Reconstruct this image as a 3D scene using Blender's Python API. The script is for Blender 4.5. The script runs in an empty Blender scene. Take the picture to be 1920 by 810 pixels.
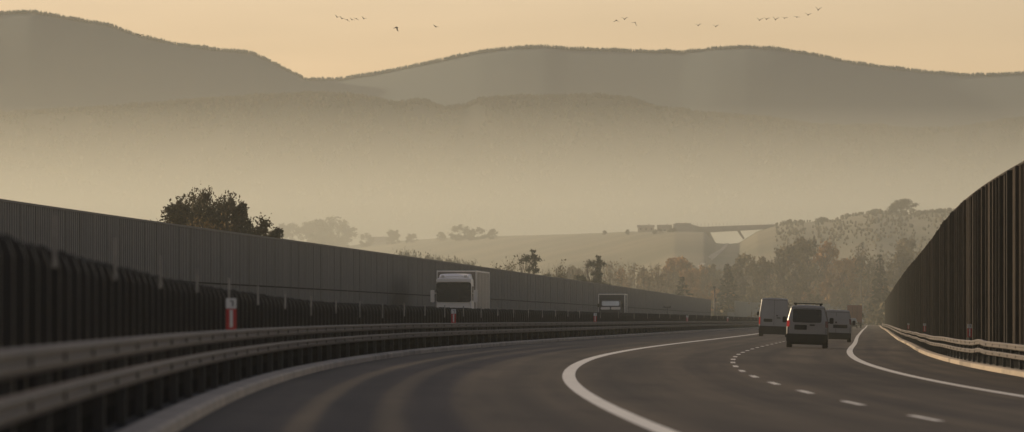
import bpy, math, random
from mathutils import Vector, Matrix, noise as mnoise

rnd = random.Random(7)
scene = bpy.context.scene
COL = scene.collection
F, Y0, CX = 10667.0, 598.0, 960.0     # 200 mm lens on a 36 mm sensor, 1920 px wide
CAM_H = 0.994

# ------------------------------------------------------------------ helpers
def link(o):
    COL.objects.link(o)
    return o

def tag(o, label=None, cat=None, group=None, kind=None):
    if label: o['label'] = label
    if cat: o['category'] = cat
    if group: o['group'] = group
    if kind: o['kind'] = kind
    return o

def empty(name, loc=(0, 0, 0), rot=(0, 0, 0)):
    o = bpy.data.objects.new(name, None)
    o.empty_display_size = 0.2
    o.location = loc
    o.rotation_euler = rot
    return link(o)

class MB:
    """collects vertices and faces; build() links them as ONE mesh object"""
    def __init__(self):
        self.v, self.f, self.m, self.uv, self.sm = [], [], [], {}, []
    def add(self, verts, faces, mi=0, smooth=False, uvs=None):
        b = len(self.v)
        self.v.extend([tuple(p) for p in verts])
        if uvs:
            for i, q in enumerate(uvs): self.uv[b + i] = q
        for f in faces:
            self.f.append([b + i for i in f]); self.m.append(mi); self.sm.append(smooth)
    def box(self, x0, x1, y0, y1, z0, z1, mi=0, fn=None):
        vs = [(x0,y0,z0),(x1,y0,z0),(x1,y1,z0),(x0,y1,z0),(x0,y0,z1),(x1,y0,z1),(x1,y1,z1),(x0,y1,z1)]
        if fn: vs = [fn(*p) for p in vs]
        self.add(vs, [(3,2,1,0),(4,5,6,7),(0,1,5,4),(1,2,6,5),(2,3,7,6),(3,0,4,7)], mi)
    def tube(self, p0, p1, r0, r1, n=6, mi=0, caps=True):
        p0, p1 = Vector(p0), Vector(p1)
        d = (p1 - p0)
        if d.length < 1e-6: return
        d.normalize()
        a = d.orthogonal().normalized(); b = d.cross(a)
        vs = []
        for p, r in ((p0, r0), (p1, r1)):
            for k in range(n):
                t = 2*math.pi*k/n
                vs.append(p + a*(r*math.cos(t)) + b*(r*math.sin(t)))
        fs = [(k, (k+1) % n, n+(k+1) % n, n+k) for k in range(n)]
        if caps: fs += [tuple(range(n-1, -1, -1)), tuple(range(n, 2*n))]
        self.add(vs, fs, mi, n > 4)
    def disc(self, c, r, half, n=20, mi=0, r2=None):
        """short cylinder with its axis along local X (a wheel), rounded by a second radius"""
        r2 = r2 or r*0.93
        vs, rings = [], [(-half, r2), (-half*0.8, r), (half*0.8, r), (half, r2)]
        for x, rr in rings:
            for k in range(n):
                t = 2*math.pi*k/n
                vs.append((c[0]+x, c[1]+rr*math.cos(t), c[2]+rr*math.sin(t)))
        fs = []
        for j in range(3):
            for k in range(n):
                fs.append((j*n+k, j*n+(k+1) % n, (j+1)*n+(k+1) % n, (j+1)*n+k))
        self.add(vs, fs, mi, True)
        self.add(vs[:n], [tuple(range(n-1, -1, -1))], mi)
        self.add(vs[3*n:], [tuple(range(n))], mi)
    def prism(self, outline, y0, y1, mi=0, fn=None):
        """outline of (x, z) extruded from y0 to y1"""
        n = len(outline)
        vs = [(x, y0, z) for x, z in outline] + [(x, y1, z) for x, z in outline]
        if fn: vs = [fn(*p) for p in vs]
        self.add(vs, [(k, (k+1) % n, n+(k+1) % n, n+k) for k in range(n)] + [tuple(range(n-1, -1, -1)), tuple(range(n, 2*n))], mi)
    def build(self, name, mats, parent=None, normals=False):
        me = bpy.data.meshes.new(name)
        me.from_pydata(self.v, [], self.f)
        for m in (mats if isinstance(mats, (list, tuple)) else [mats]): me.materials.append(m)
        me.polygons.foreach_set('material_index', self.m)
        me.polygons.foreach_set('use_smooth', self.sm)
        if self.uv:
            lay = me.uv_layers.new(name='UVMap')
            li = [0]*len(me.loops); me.loops.foreach_get('vertex_index', li)
            fl = []
            for i in li: fl.extend(self.uv.get(i, (0, 0)))
            lay.data.foreach_set('uv', fl)
        me.update()
        if normals:
            import bmesh
            bm = bmesh.new(); bm.from_mesh(me); bmesh.ops.recalc_face_normals(bm, faces=bm.faces); bm.to_mesh(me); bm.free()
        o = bpy.data.objects.new(name, me)
        if parent: o.parent = parent
        return link(o)

def rrect(x0, x1, z0, z1, r, n=4):
    out = []
    for cx, cz, a in ((x1-r, z1-r, 0), (x0+r, z1-r, 90), (x0+r, z0+r, 180), (x1-r, z0+r, 270)):
        for k in range(n+1):
            t = math.radians(a + 90*k/n)
            out.append((cx + r*math.cos(t), cz + r*math.sin(t)))
    return out

# ------------------------------------------------------------------ materials
def mat(name, col, rough=0.6, metal=0.0, var=0.12, scale=3.0, spec=0.5, col2=None, bump=0.0, stretch=None, emit=None, detail=4.0, lo=0.35, hi=0.65):
    m = bpy.data.materials.new(name); m.use_nodes = True
    nt = m.node_tree; N = nt.nodes; L = nt.links
    p = N['Principled BSDF']
    p.inputs['Roughness'].default_value = rough
    p.inputs['Metallic'].default_value = metal
    p.inputs['Specular IOR Level'].default_value = spec
    tc = N.new('ShaderNodeTexCoord')
    mp = N.new('ShaderNodeMapping'); L.new(tc.outputs['Object'], mp.inputs['Vector'])
    if stretch: mp.inputs['Scale'].default_value = stretch
    nz = N.new('ShaderNodeTexNoise'); nz.inputs['Scale'].default_value = scale; nz.inputs['Detail'].default_value = detail
    L.new(mp.outputs['Vector'], nz.inputs['Vector'])
    cr = N.new('ShaderNodeValToRGB')
    c2 = col2 or tuple(min(1, c*(1+var)) for c in col)
    c1 = col if col2 else tuple(c*(1-var) for c in col)
    cr.color_ramp.elements[0].position = lo; cr.color_ramp.elements[1].position = hi
    cr.color_ramp.elements[0].color = (*c1, 1); cr.color_ramp.elements[1].color = (*c2, 1)
    L.new(nz.outputs['Fac'], cr.inputs['Fac'])
    L.new(cr.outputs['Color'], p.inputs['Base Color'])
    if bump:
        b = N.new('ShaderNodeBump'); b.inputs['Strength'].default_value = bump
        L.new(nz.outputs['Fac'], b.inputs['Height']); L.new(b.outputs['Normal'], p.inputs['Normal'])
    if emit:
        p.inputs['Emission Color'].default_value = (*col, 1); p.inputs['Emission Strength'].default_value = emit
    return m

def band_mat(name, cols, period, rough=0.7, spec=0.4, fine=0.15, offset=0.0, spread=1.0):
    """colour steps at random along UV.x (metres along the road), one tone per length 'period', plus weathering"""
    m = bpy.data.materials.new(name); m.use_nodes = True
    nt = m.node_tree; N = nt.nodes; L = nt.links
    p = N['Principled BSDF']; p.inputs['Roughness'].default_value = rough; p.inputs['Specular IOR Level'].default_value = spec
    uv = N.new('ShaderNodeUVMap'); sx = N.new('ShaderNodeSeparateXYZ'); L.new(uv.outputs['UV'], sx.inputs[0])
    facs = []
    for per in (period if isinstance(period, (list, tuple)) else [period]):
        d = N.new('ShaderNodeMath'); d.operation = 'DIVIDE'; d.inputs[1].default_value = per; L.new(sx.outputs['X'], d.inputs[0])
        fl = N.new('ShaderNodeMath'); fl.operation = 'FLOOR'; L.new(d.outputs[0], fl.inputs[0])
        w = N.new('ShaderNodeTexWhiteNoise'); w.noise_dimensions = '1D'; L.new(fl.outputs[0], w.inputs['W'])
        facs.append(w.outputs['Value'])
    f = facs[0]
    for g in facs[1:]:
        a = N.new('ShaderNodeMath'); a.operation = 'ADD'; L.new(f, a.inputs[0]); L.new(g, a.inputs[1])
        h = N.new('ShaderNodeMath'); h.operation = 'MULTIPLY'; h.inputs[1].default_value = 0.5; L.new(a.outputs[0], h.inputs[0]); f = h.outputs[0]
    cr = N.new('ShaderNodeValToRGB')
    cr.color_ramp.elements[0].color = (*cols[0], 1); cr.color_ramp.elements[1].color = (*cols[-1], 1)
    for i, c in enumerate(cols[1:-1]):
        e = cr.color_ramp.elements.new((i+1)/(len(cols)-1)); e.color = (*c, 1)
    L.new(f, cr.inputs['Fac'])
    tc = N.new('ShaderNodeTexCoord'); nz = N.new('ShaderNodeTexNoise'); nz.inputs['Scale'].default_value = 2.5; nz.inputs['Detail'].default_value = 6
    L.new(tc.outputs['Object'], nz.inputs['Vector'])
    mr = N.new('ShaderNodeMapRange'); mr.inputs['To Min'].default_value = 1-fine; mr.inputs['To Max'].default_value = 1+fine
    mr.inputs['From Min'].default_value = .3; mr.inputs['From Max'].default_value = .7
    L.new(nz.outputs['Fac'], mr.inputs['Value'])
    mx = N.new('ShaderNodeMix'); mx.data_type = 'RGBA'; mx.blend_type = 'MULTIPLY'; mx.inputs['Factor'].default_value = 1
    L.new(cr.outputs['Color'], mx.inputs[6]); L.new(mr.outputs['Result'], mx.inputs[7])
    L.new(mx.outputs[2], p.inputs['Base Color'])
    return m

def asphalt_mat(name, base):
    """worn asphalt: aggregate grain, long wheel-track streaks, patches"""
    m = bpy.data.materials.new(name); m.use_nodes = True
    nt = m.node_tree; N = nt.nodes; L = nt.links
    p = N['Principled BSDF']; p.inputs['Roughness'].default_value = 0.72; p.inputs['Specular IOR Level'].default_value = 0.12
    uv = N.new('ShaderNodeUVMap')
    def noise(sc, scale, det=4):
        mp = N.new('ShaderNodeMapping'); mp.inputs['Scale'].default_value = sc; L.new(uv.outputs['UV'], mp.inputs['Vector'])
        z = N.new('ShaderNodeTexNoise'); z.inputs['Scale'].default_value = scale; z.inputs['Detail'].default_value = det
        L.new(mp.outputs['Vector'], z.inputs['Vector']); return z.outputs['Fac']
    def rng(v, a, b, lo=.3, hi=.7):
        r = N.new('ShaderNodeMapRange'); r.inputs['From Min'].default_value = lo; r.inputs['From Max'].default_value = hi
        r.inputs['To Min'].default_value = a; r.inputs['To Max'].default_value = b; L.new(v, r.inputs['Value']); return r.outputs['Result']
    def mul(a, b):
        x = N.new('ShaderNodeMath'); x.operation = 'MULTIPLY'; L.new(a, x.inputs[0]); L.new(b, x.inputs[1]); return x.outputs[0]
    streak = rng(noise((.012, 1.6, 1), 1.0, 5), .66, 1.32)
    patch = rng(noise((.05, .35, 1), 1.0, 6), .70, 1.28)
    grain = rng(noise((9, 9, 1), 3.0, 2), .82, 1.18)
    # transverse seam every 60 m or so
    # wheel tracks: darker polished bands either side of each lane centre
    sx = N.new('ShaderNodeSeparateXYZ'); L.new(uv.outputs['UV'], sx.inputs[0])
    a = N.new('ShaderNodeMath'); a.operation = 'MULTIPLY_ADD'; a.inputs[1].default_value = 2*math.pi/1.875; a.inputs[2].default_value = -2*math.pi/1.875*4.25; L.new(sx.outputs['Y'], a.inputs[0])
    wob = N.new('ShaderNodeMath'); wob.operation = 'ADD'; L.new(a.outputs[0], wob.inputs[0]); L.new(rng(noise((.02, .0, 1), 1.0, 2), -1.0, 1.0), wob.inputs[1])
    cs = N.new('ShaderNodeMath'); cs.operation = 'COSINE'; L.new(wob.outputs[0], cs.inputs[0])
    track = rng(cs.outputs[0], 1.06, .80, -.2, 1.0)
    stain = rng(noise((.10, .9, 1), 1.6, 8), .72, 1.0, .30, .46)
    v = mul(mul(mul(mul(streak, patch), grain), track), stain)
    cc = N.new('ShaderNodeMix'); cc.data_type = 'RGBA'; cc.blend_type = 'MULTIPLY'; cc.inputs['Factor'].default_value = 1
    cc.inputs[6].default_value = (*base, 1); L.new(v, cc.inputs[7]); L.new(cc.outputs[2], p.inputs['Base Color'])
    b = N.new('ShaderNodeBump'); b.inputs['Strength'].default_value = 0.15; b.inputs['Distance'].default_value = 0.01
    L.new(noise((9, 9, 1), 4.0, 2), b.inputs['Height']); L.new(b.outputs['Normal'], p.inputs['Normal'])
    return m

M = {}
M['asphalt'] = asphalt_mat('asphalt', (.067, .052, .034))
M['paint'] = mat('road paint', (.56, .53, .47), .6, col2=(.72, .69, .62), scale=2.2, detail=9)
M['kerb'] = band_mat('kerb concrete', [(.26, .22, .17), (.44, .37, .28), (.33, .28, .22)], [1.0, 7.0], .8)
M['kerb_right'] = band_mat('kerb concrete pale', [(.17, .14, .105), (.37, .30, .22), (.24, .20, .15)], [9.0, 14.0], .8)
M['median'] = mat('median gravel', (.016, .014, .012), .95, col2=(.045, .04, .03), scale=1.2, detail=8)
M['verge'] = mat('verge grass', (.035, .036, .018), .9, col2=(.09, .08, .04), scale=.4, detail=8)
M['ground'] = mat('valley meadow', (.10, .10, .05), .95, col2=(.20, .17, .09), scale=.012, detail=8)
M['galv'] = mat('galvanised steel', (.080, .064, .050), .55, .15, var=.18, scale=1.0, stretch=(1, .2, 1))
M['bolt'] = mat('bolt steel', (.05, .045, .04), .5, .5)
M['blade'] = mat('dark blade', (.008, .008, .0085), .45, 0, var=.3, scale=.7, spec=.3)
M['blade_matt'] = mat('dark matt panel', (.010, .010, .0105), .95, 0, var=.3, scale=.7, spec=.05)
M['post_pale'] = mat('pale post', (.42, .40, .36), .5, var=.1)
M['post_dull'] = mat('dull post', (.26, .24, .20), .6, var=.35)
M['wall_left'] = band_mat('grey metal wall panels', [(.076, .073, .067), (.108, .103, .094), (.088, .085, .077), (.132, .125, .113)], [1.6, 4.0, .5], .6, .35, fine=.10)
M['wall_plinth'] = band_mat('wall plinth', [(.085, .083, .078), (.12, .116, .108)], [4.0], .8, .2)
M['wall_right'] = band_mat('dark wall slats', [(.020, .0165, .013), (.048, .037, .028), (.029, .0235, .018), (.076, .057, .042)], [.5, 2.0, 4.0], .8, .08, fine=.2)
M['wall_post'] = band_mat('wall posts', [(.011, .010, .009), (.028, .023, .019), (.025, .020, .016), (.046, .036, .027), (.072, .056, .043)], [4.0, 8.0], .75, .1, fine=.2)
M['wall_far'] = mat('far wall panels', (.10, .115, .11), .7, var=.12, scale=.15)
M['red'] = mat('signal red', (.42, .025, .02), .45, var=.1)
M['white'] = mat('plate white', (.62, .60, .55), .5, var=.06)
M['ink'] = mat('black ink', (.02, .02, .02), .6)
M['van_grey'] = mat('silver grey paint', (.25, .24, .225), .32, .15, var=.06, scale=1.5)
M['van_white'] = mat('white van paint', (.27, .26, .245), .30, .0, var=.05, scale=1.2)
M['van_pale'] = mat('off white van paint', (.26, .25, .235), .30, .0, var=.06, scale=1.2)
M['plastic'] = mat('black plastic', (.010, .010, .010), .6, spec=.2, var=.2, scale=4)
M['rubber'] = mat('tyre rubber', (.014, .013, .013), .8, var=.2, scale=8)
M['rim'] = mat('wheel rim', (.30, .30, .29), .35, .7)
M['glass'] = mat('tinted glass', (.006, .0065, .007), .22, 0, var=.3, scale=1.2, spec=.25)
M['glass_sky_glare'] = mat('windscreen with painted sky glare', (.60, .62, .60), .15, 0, var=.15, scale=1.0, spec=.8)  # sky reflection on the glass painted in as a pale base colour
M['tail'] = mat('red lamp lens', (.55, .015, .012), .2, var=.1, scale=10, emit=.22)
M['tail_dull'] = mat('unlit red lens', (.10, .012, .012), .25, var=.1, scale=10)
M['plate'] = mat('number plate', (.45, .44, .40), .5, var=.1)
M['head'] = mat('headlamp glass', (.55, .55, .52), .15, .2, var=.1)
M['truck_white'] = mat('white truck paint', (.72, .65, .55), .35, var=.05, scale=.8)
M['truck_box'] = mat('pale truck box', (.22, .18, .135), .5, var=.2, scale=.8, stretch=(1, 1.6, .25))
M['truck_strip'] = mat('pale strip', (.78, .72, .62), .5, var=.06)
M['truck_red'] = mat('brown red tarpaulin', (.18, .062, .042), .7, var=.12, scale=.6)
M['truck_dark'] = mat('dark box front', (.035, .034, .033), .6, var=.2)
M['car_grey'] = mat('grey car paint', (.16, .17, .165), .3, .3, var=.05)
M['bark'] = mat('bark', (.045, .036, .027), .9, var=.3, scale=3)
M['bark_pale'] = mat('pale bark', (.10, .080, .058), .9, var=.3, scale=2)
def leafmat(name, a, b, scale=.35):
    return mat(name, a, .75, col2=b, scale=scale, spec=.25, detail=3, lo=.40, hi=.60)
M['leaf_dark'] = leafmat('dark leaves', (.030, .028, .014), (.075, .058, .025))
M['leaf_gold'] = leafmat('yellowing leaves', (.06, .045, .018), (.17, .105, .035))
M['leaf_rust'] = leafmat('rust leaves', (.16, .085, .032), (.36, .19, .07), .25)
M['leaf_olive'] = leafmat('olive leaves', (.065, .056, .026), (.15, .115, .05), .25)
M['leaf_straw'] = leafmat('straw leaves', (.13, .10, .055), (.25, .19, .10), .25)
M['needle'] = leafmat('needles', (.018, .024, .014), (.045, .05, .028), .5)
M['far_leaf'] = leafmat('distant leaves', (.05, .046, .026), (.12, .098, .05), .12)
M['hill_field'] = mat('ploughed and grass fields', (.10, .095, .052), .95, col2=(.185, .16, .095), scale=.010, stretch=(.5, 2.0, 1), detail=5)
M['forest_far'] = mat('forested slope', (.007, .011, .009), .95, col2=(.020, .021, .015), scale=.006, detail=9)
M['forest_back'] = mat('haze painted forested slope', (.075, .105, .108), .95, col2=(.090, .118, .116), scale=.004, detail=9)  # distance haze beyond the haze box painted in as a lighter, bluer colour
M['forest_tree'] = mat('slope trees', (.009, .014, .011), .95, col2=(.055, .046, .028), scale=.005, detail=6, lo=.45, hi=.70)
M['forest_tree_back'] = mat('haze painted slope trees', (.085, .110, .108), .95, col2=(.10, .118, .110), scale=.004, detail=6)  # same painted haze; crest trees also lightened to offset their own shade
M['concrete'] = mat('bridge concrete', (.24, .22, .19), .85, var=.12, scale=.2)
M['house_wall'] = mat('house render', (.26, .23, .19), .85, var=.08, scale=.3)
M['house_roof'] = mat('house roof tile', (.10, .07, .055), .8, var=.15, scale=.5)
M['metal_dark'] = mat('dark painted metal', (.03, .03, .03), .5, .2)
M['bird'] = mat('dark feathers', (.020, .018, .016), .8, var=.2, scale=8)
M['path'] = mat('pale gravel path', (.36, .32, .24), .9, var=.12, scale=.2)

# ------------------------------------------------------------------ road alignment (clothoid right-hand bend that runs out straight)
KS = [0, 100, 200, 300, 400, 550, 1380, 1600, 6000]; KV = [2.3e-4, 7.3e-4, 2.4e-4, -.5e-4, .2e-4, 0, 0, 9e-4, 9e-4]
BS = [0, 200, 400, 800, 6000]; BV = [.0306, .0307, .0366, .0201, .0201]
ZS = [0, 150, 300, 450, 700, 1000, 6000]; ZV = [0, .0475, .0177, -.0217, -.1467, -.394, -.394]
def interp(x, xs, ys):
    if x <= xs[0]: return ys[0]
    for i in range(1, len(xs)):
        if x <= xs[i]:
            t = (x-xs[i-1])/(xs[i]-xs[i-1]); return ys[i-1] + t*(ys[i]-ys[i-1])
    return ys[-1]
DS = 1.0; SMAX = 3200
AX, AY, AT = [0.0], [0.0], [-.04285]
for i in range(int(SMAX/DS)):
    k0, k1 = interp(i*DS, KS, KV), interp((i+1)*DS, KS, KV)
    th = AT[-1]; tm = th + k0*DS/2
    AX.append(AX[-1] + math.sin(tm)*DS); AY.append(AY[-1] + math.cos(tm)*DS); AT.append(th + (k0+k1)/2*DS)
def align(s):
    if s <= 0: return s*math.sin(AT[0]), s*math.cos(AT[0]), AT[0]
    i = min(int(s/DS), len(AX)-2); t = s/DS - i
    return AX[i]+(AX[i+1]-AX[i])*t, AY[i]+(AY[i+1]-AY[i])*t, AT[i]+(AT[i+1]-AT[i])*t
def zz(s): return interp(s, ZS, ZV)
def bank(s): return interp(s, BS, BV)
DKL, DKR = -1.112, 13.794
def base(s, d):
    """height of the paved surface at chainage s and offset d (the bank runs between the kerbs)"""
    return zz(s) - bank(s)*max(DKL, min(DKR, d))
def pos(s, d, z=0.0):
    x, y, t = align(s)
    return (x + d*math.cos(t), y - d*math.sin(t), base(s, d) + z)
def frange(a, b, st):
    n = max(1, int(round((b-a)/st)))
    return [a + (b-a)*i/n for i in range(n+1)]
def slist(a, b):
    out, s = [], a
    while s < b:
        out.append(s); s += 2.0 if s < 300 else (5.0 if s < 700 else 20.0)
    out.append(b); return out
def sweep(mb, prof, ss, mi=0, closed=False, smooth=False, caps=False, zf=None):
    """profile of (offset, height) swept along the road"""
    n = len(prof); vs, uvs, fs = [], [], []
    for s in ss:
        for d, z in prof:
            q = pos(s, d, z); vs.append(q); uvs.append((s, d))
    for i in range(len(ss)-1):
        for k in range(n if closed else n-1):
            a, b = i*n+k, i*n+(k+1) % n
            fs.append((a, b, b+n, a+n))
    if caps and closed:
        fs.append(tuple(range(n))); fs.append(tuple(range((len(ss)-1)*n+n-1, (len(ss)-1)*n-1, -1)))
    mb.add(vs, fs, mi, smooth, uvs)
def sbox(mb, s0, s1, d0, d1, z0, z1, mi=0):
    vs = [pos(s0,d0,z0),pos(s0,d1,z0),pos(s1,d1,z0),pos(s1,d0,z0),pos(s0,d0,z1),pos(s0,d1,z1),pos(s1,d1,z1),pos(s1,d0,z1)]
    mb.add(vs, [(3,2,1,0),(4,5,6,7),(0,1,5,4),(1,2,6,5),(2,3,7,6),(3,0,4,7)], mi, False, [(s0,d0),(s0,d1),(s1,d1),(s1,d0)]*2)

# ------------------------------------------------------------------ setting
GZ = -2.2
g = MB(); g.add([(-14000,-600,GZ),(14000,-600,GZ),(14000,24000,GZ),(-14000,24000,GZ)], [(0,1,2,3)])
tag(g.build('ground', M['ground']), kind='structure')

full = slist(-80, 3000)
r = MB(); sweep(r, [(DKL-.02, 0), (1, 0), (3.3, 0), (7.06, 0), (10.87, 0), (DKR+.02, 0)][::-1], full)
tag(r.build('road', M['asphalt']), kind='structure')
r = MB(); sweep(r, [(-17.6, -.02), (-13, -.02), (-9, -.02), (-4.4, -.02)][::-1], full)
tag(r.build('opposite_carriageway', M['asphalt']), kind='structure')
r = MB(); sweep(r, [(-1.37, .07), (-2.6, .09), (-4.4, .03)][::-1], full)
sweep(r, [(DKR+.22, .075), (15.02, .07)][::-1], full)
tag(r.build('median_strip', M['median']), kind='structure')
r = MB()
sweep(r, [(-30, -2.6), (-22, -.3), (-17.6, .0)], full)
sweep(r, [(15.0, .06), (17, .1), (21, -.2), (29, -2.6)], full)
tag(r.build('verge', M['verge']), kind='structure')
for nm, kp, mm in (('kerb', [(DKL, -.03), (DKL, .09), (DKL-.03, .115), (DKL-.26, .12), (DKL-.26, -.03)], M['kerb']),
                   ('kerb', [(DKR, -.03), (DKR, .10), (DKR+.03, .125), (DKR+.23, .13), (DKR+.23, -.03)], M['kerb_right'])):
    r = MB(); sweep(r, kp, full); tag(r.build(nm, mm), kind='structure')
r = MB()
for dc, w in ((3.3155, .12), (10.875, .12)):
    sweep(r, [(dc+w, .004), (dc-w, .004)], full)
sweep(r, [(-6.1, -.016), (-6.34, -.016)], full); sweep(r, [(-14.6, -.016), (-14.84, -.016)], full)
for n in range(-11, 200):
    s = 68 + 12*n
    sweep(r, [(7.0587+.065, .004), (7.0587-.065, .004)], [s-2, s, s+2])
    sweep(r, [(-10.4, -.016), (-10.53, -.016)], [s-2, s, s+2])
tag(r.build('road_markings', M['paint']), kind='structure')

# ------------------------------------------------------------------ guard rails
def guardrail(label, dface, side, s0, s1, zs, wob=0.0, zero_posts=None):
    """two box beams bolted to posts every 4 m; side=-1: stands left of the road, faces right"""
    root = empty('guardrail', pos(s0, dface, 0))
    inv = Matrix.Translation(root.location).inverted()
    def loc(mb):
        mb.v = [tuple(inv @ Vector(p)) for p in mb.v]; return mb
    ss = slist(s0, s1)
    for z0, z1 in zs:
        b = MB(); dp = .07*side
        h = z1 - z0
        prof = [(dface+dp, z0), (dface+.012*side, z0), (dface, z0+.018), (dface, z0+.40*h), (dface+.012*side, z0+.46*h), (dface+.012*side, z0+.54*h), (dface, z0+.60*h), (dface, z1-.018), (dface+.012*side, z1), (dface+dp, z1)]
        if side < 0: prof = prof[::-1]
        if wob:
            # a slightly bent stretch and overlapped joints
            n = len(prof); vs, uvs, fs = [], [], []
            for s in ss:
                w = wob*math.exp(-((s-165)/3.0)**2) + .012*math.sin(s*.13)
                for d, z in prof: vs.append(pos(s, d, z+w)); uvs.append((s, d))
            for i in range(len(ss)-1):
                for k in range(n):
                    a, c = i*n+k, i*n+(k+1) % n
                    fs.append((a, c, c+n, a+n))
            b.add(vs, fs, 0, False, uvs)
        else:
            sweep(b, prof, ss, closed=True, caps=True)
        s = s0 + 3.5
        while s < min(s1, 420):
            zc = (z0+z1)/2
            sbox(b, s-.045, s+.045, dface-.012*side, dface+.004*side, zc-.03, zc+.03, 1)
            s += 4.0
        loc(b).build('beam', [M['galv'], M['bolt']], root)
    s, n = s0 + 3.5, 0
    rest = MB()
    while s < s1:
        mb = MB() if n < 96 else rest
        sbox(mb, s-.05, s+.05, dface+.09*side, dface+.17*side, -.05, zs[0][1]-.04)
        if n < 96: loc(mb).build('post', M['metal_dark'], root)
        s += 4.0; n += 1
    if rest.v: tag(loc(rest).build('post', M['metal_dark'], root), kind='stuff')
    return tag(root, label, 'guardrail')
guardrail('grey double beam guardrail along the dark bladed screen, bending past the near left kerb', -1.40, -1, 15, 900, [(.65, .795), (.415, .55)])
guardrail('sunlit double beam guardrail at the foot of the tall brown wall', 14.12, 1, 60, 1200, [(.585, .735), (.36, .48)], wob=.05)

# ------------------------------------------------------------------ dark bladed anti-dazzle screen on the median
root = empty('median_screen', pos(20, -2.2, 0))
tag(root, 'low dark anti-dazzle screen of upright round topped blades standing on the median', 'screen')
o0 = Vector(root.location)
b = MB(); s = 16.0
rr = random.Random(3)
while s < 900:
    top = 1.50 - .22*min(1, max(0, (s-40)/85)) + rr.uniform(-.012, .012)
    if s < 40: top = 1.52
    hw = .20; d0 = -2.05
    if s < 330:
        prof = [(d0-hw, .08), (d0+hw, .08), (d0+hw*1.0, top-.16), (d0+hw*.82, top-.06), (d0+hw*.40, top), (d0-hw*.40, top), (d0-hw*.82, top-.06), (d0-hw, top-.16)]
    else:
        prof = [(d0-hw, .08), (d0+hw, .08), (d0+hw, top-.1), (d0+hw*.6, top), (d0-hw*.6, top), (d0-hw, top-.1)]
    n = len(prof); th = .05; sk = rr.uniform(-.03, .03)
    vs = [pos(s - th + sk*(d-d0), d, z) for d, z in prof] + [pos(s - th*.2, d0+(d-d0)*.86, .08+(z-.08)*.99) for d, z in prof] + [pos(s + th, d, z) for d, z in prof]
    vs = [Vector(v) - o0 for v in vs]
    fs = [(k, (k+1) % n, 2*n+(k+1) % n, 2*n+k) for k in range(n)] + [tuple(range(n-1, -1, -1)), tuple(range(2*n, 3*n))]
    b.add(vs, fs, 0)
    s += 1.5 if s < 330 else 1.9
b.build('blade', M['blade'], root)
b = MB(); sweep(b, [(-1.585, .24), (-1.585, .345), (-1.615, .345), (-1.615, .24)], slist(16, 900), closed=True, caps=True)
b.v = [tuple(Vector(v)-o0) for v in b.v]; b.build('rail', M['blade_matt'], root)
b = MB(); pts, s = [], 16.0; vs, uvs = [], []
while s < 900:
    p = .75 if s < 330 else 3.0
    pts += [(s, -1.68), (s+.30*p, -1.62), (s+.62*p, -1.62), (s+.9*p, -1.68)]; s += p
for s, d in pts:
    for z in (.03, .40): vs.append(Vector(pos(s, d, z)) - o0)
b.add(vs, [(2*i, 2*i+2, 2*i+3, 2*i+1) for i in range(len(pts)-1)])
b.build('lower_panel', M['blade_matt'], root)
s, n = 31.0, 0
while s < 700:
    b = MB(); top = 1.70 - .36*min(1, max(0, (s-45)/75))
    sbox(b, s-.012, s+.012, -1.81, -1.78, top-.42 + rr.uniform(0, .12), top)
    b.v = [tuple(Vector(v)-o0) for v in b.v]; b.build('marker_post', M['post_dull'], root)
    s += 10.2 if s < 260 else 20.4; n += 1

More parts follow.
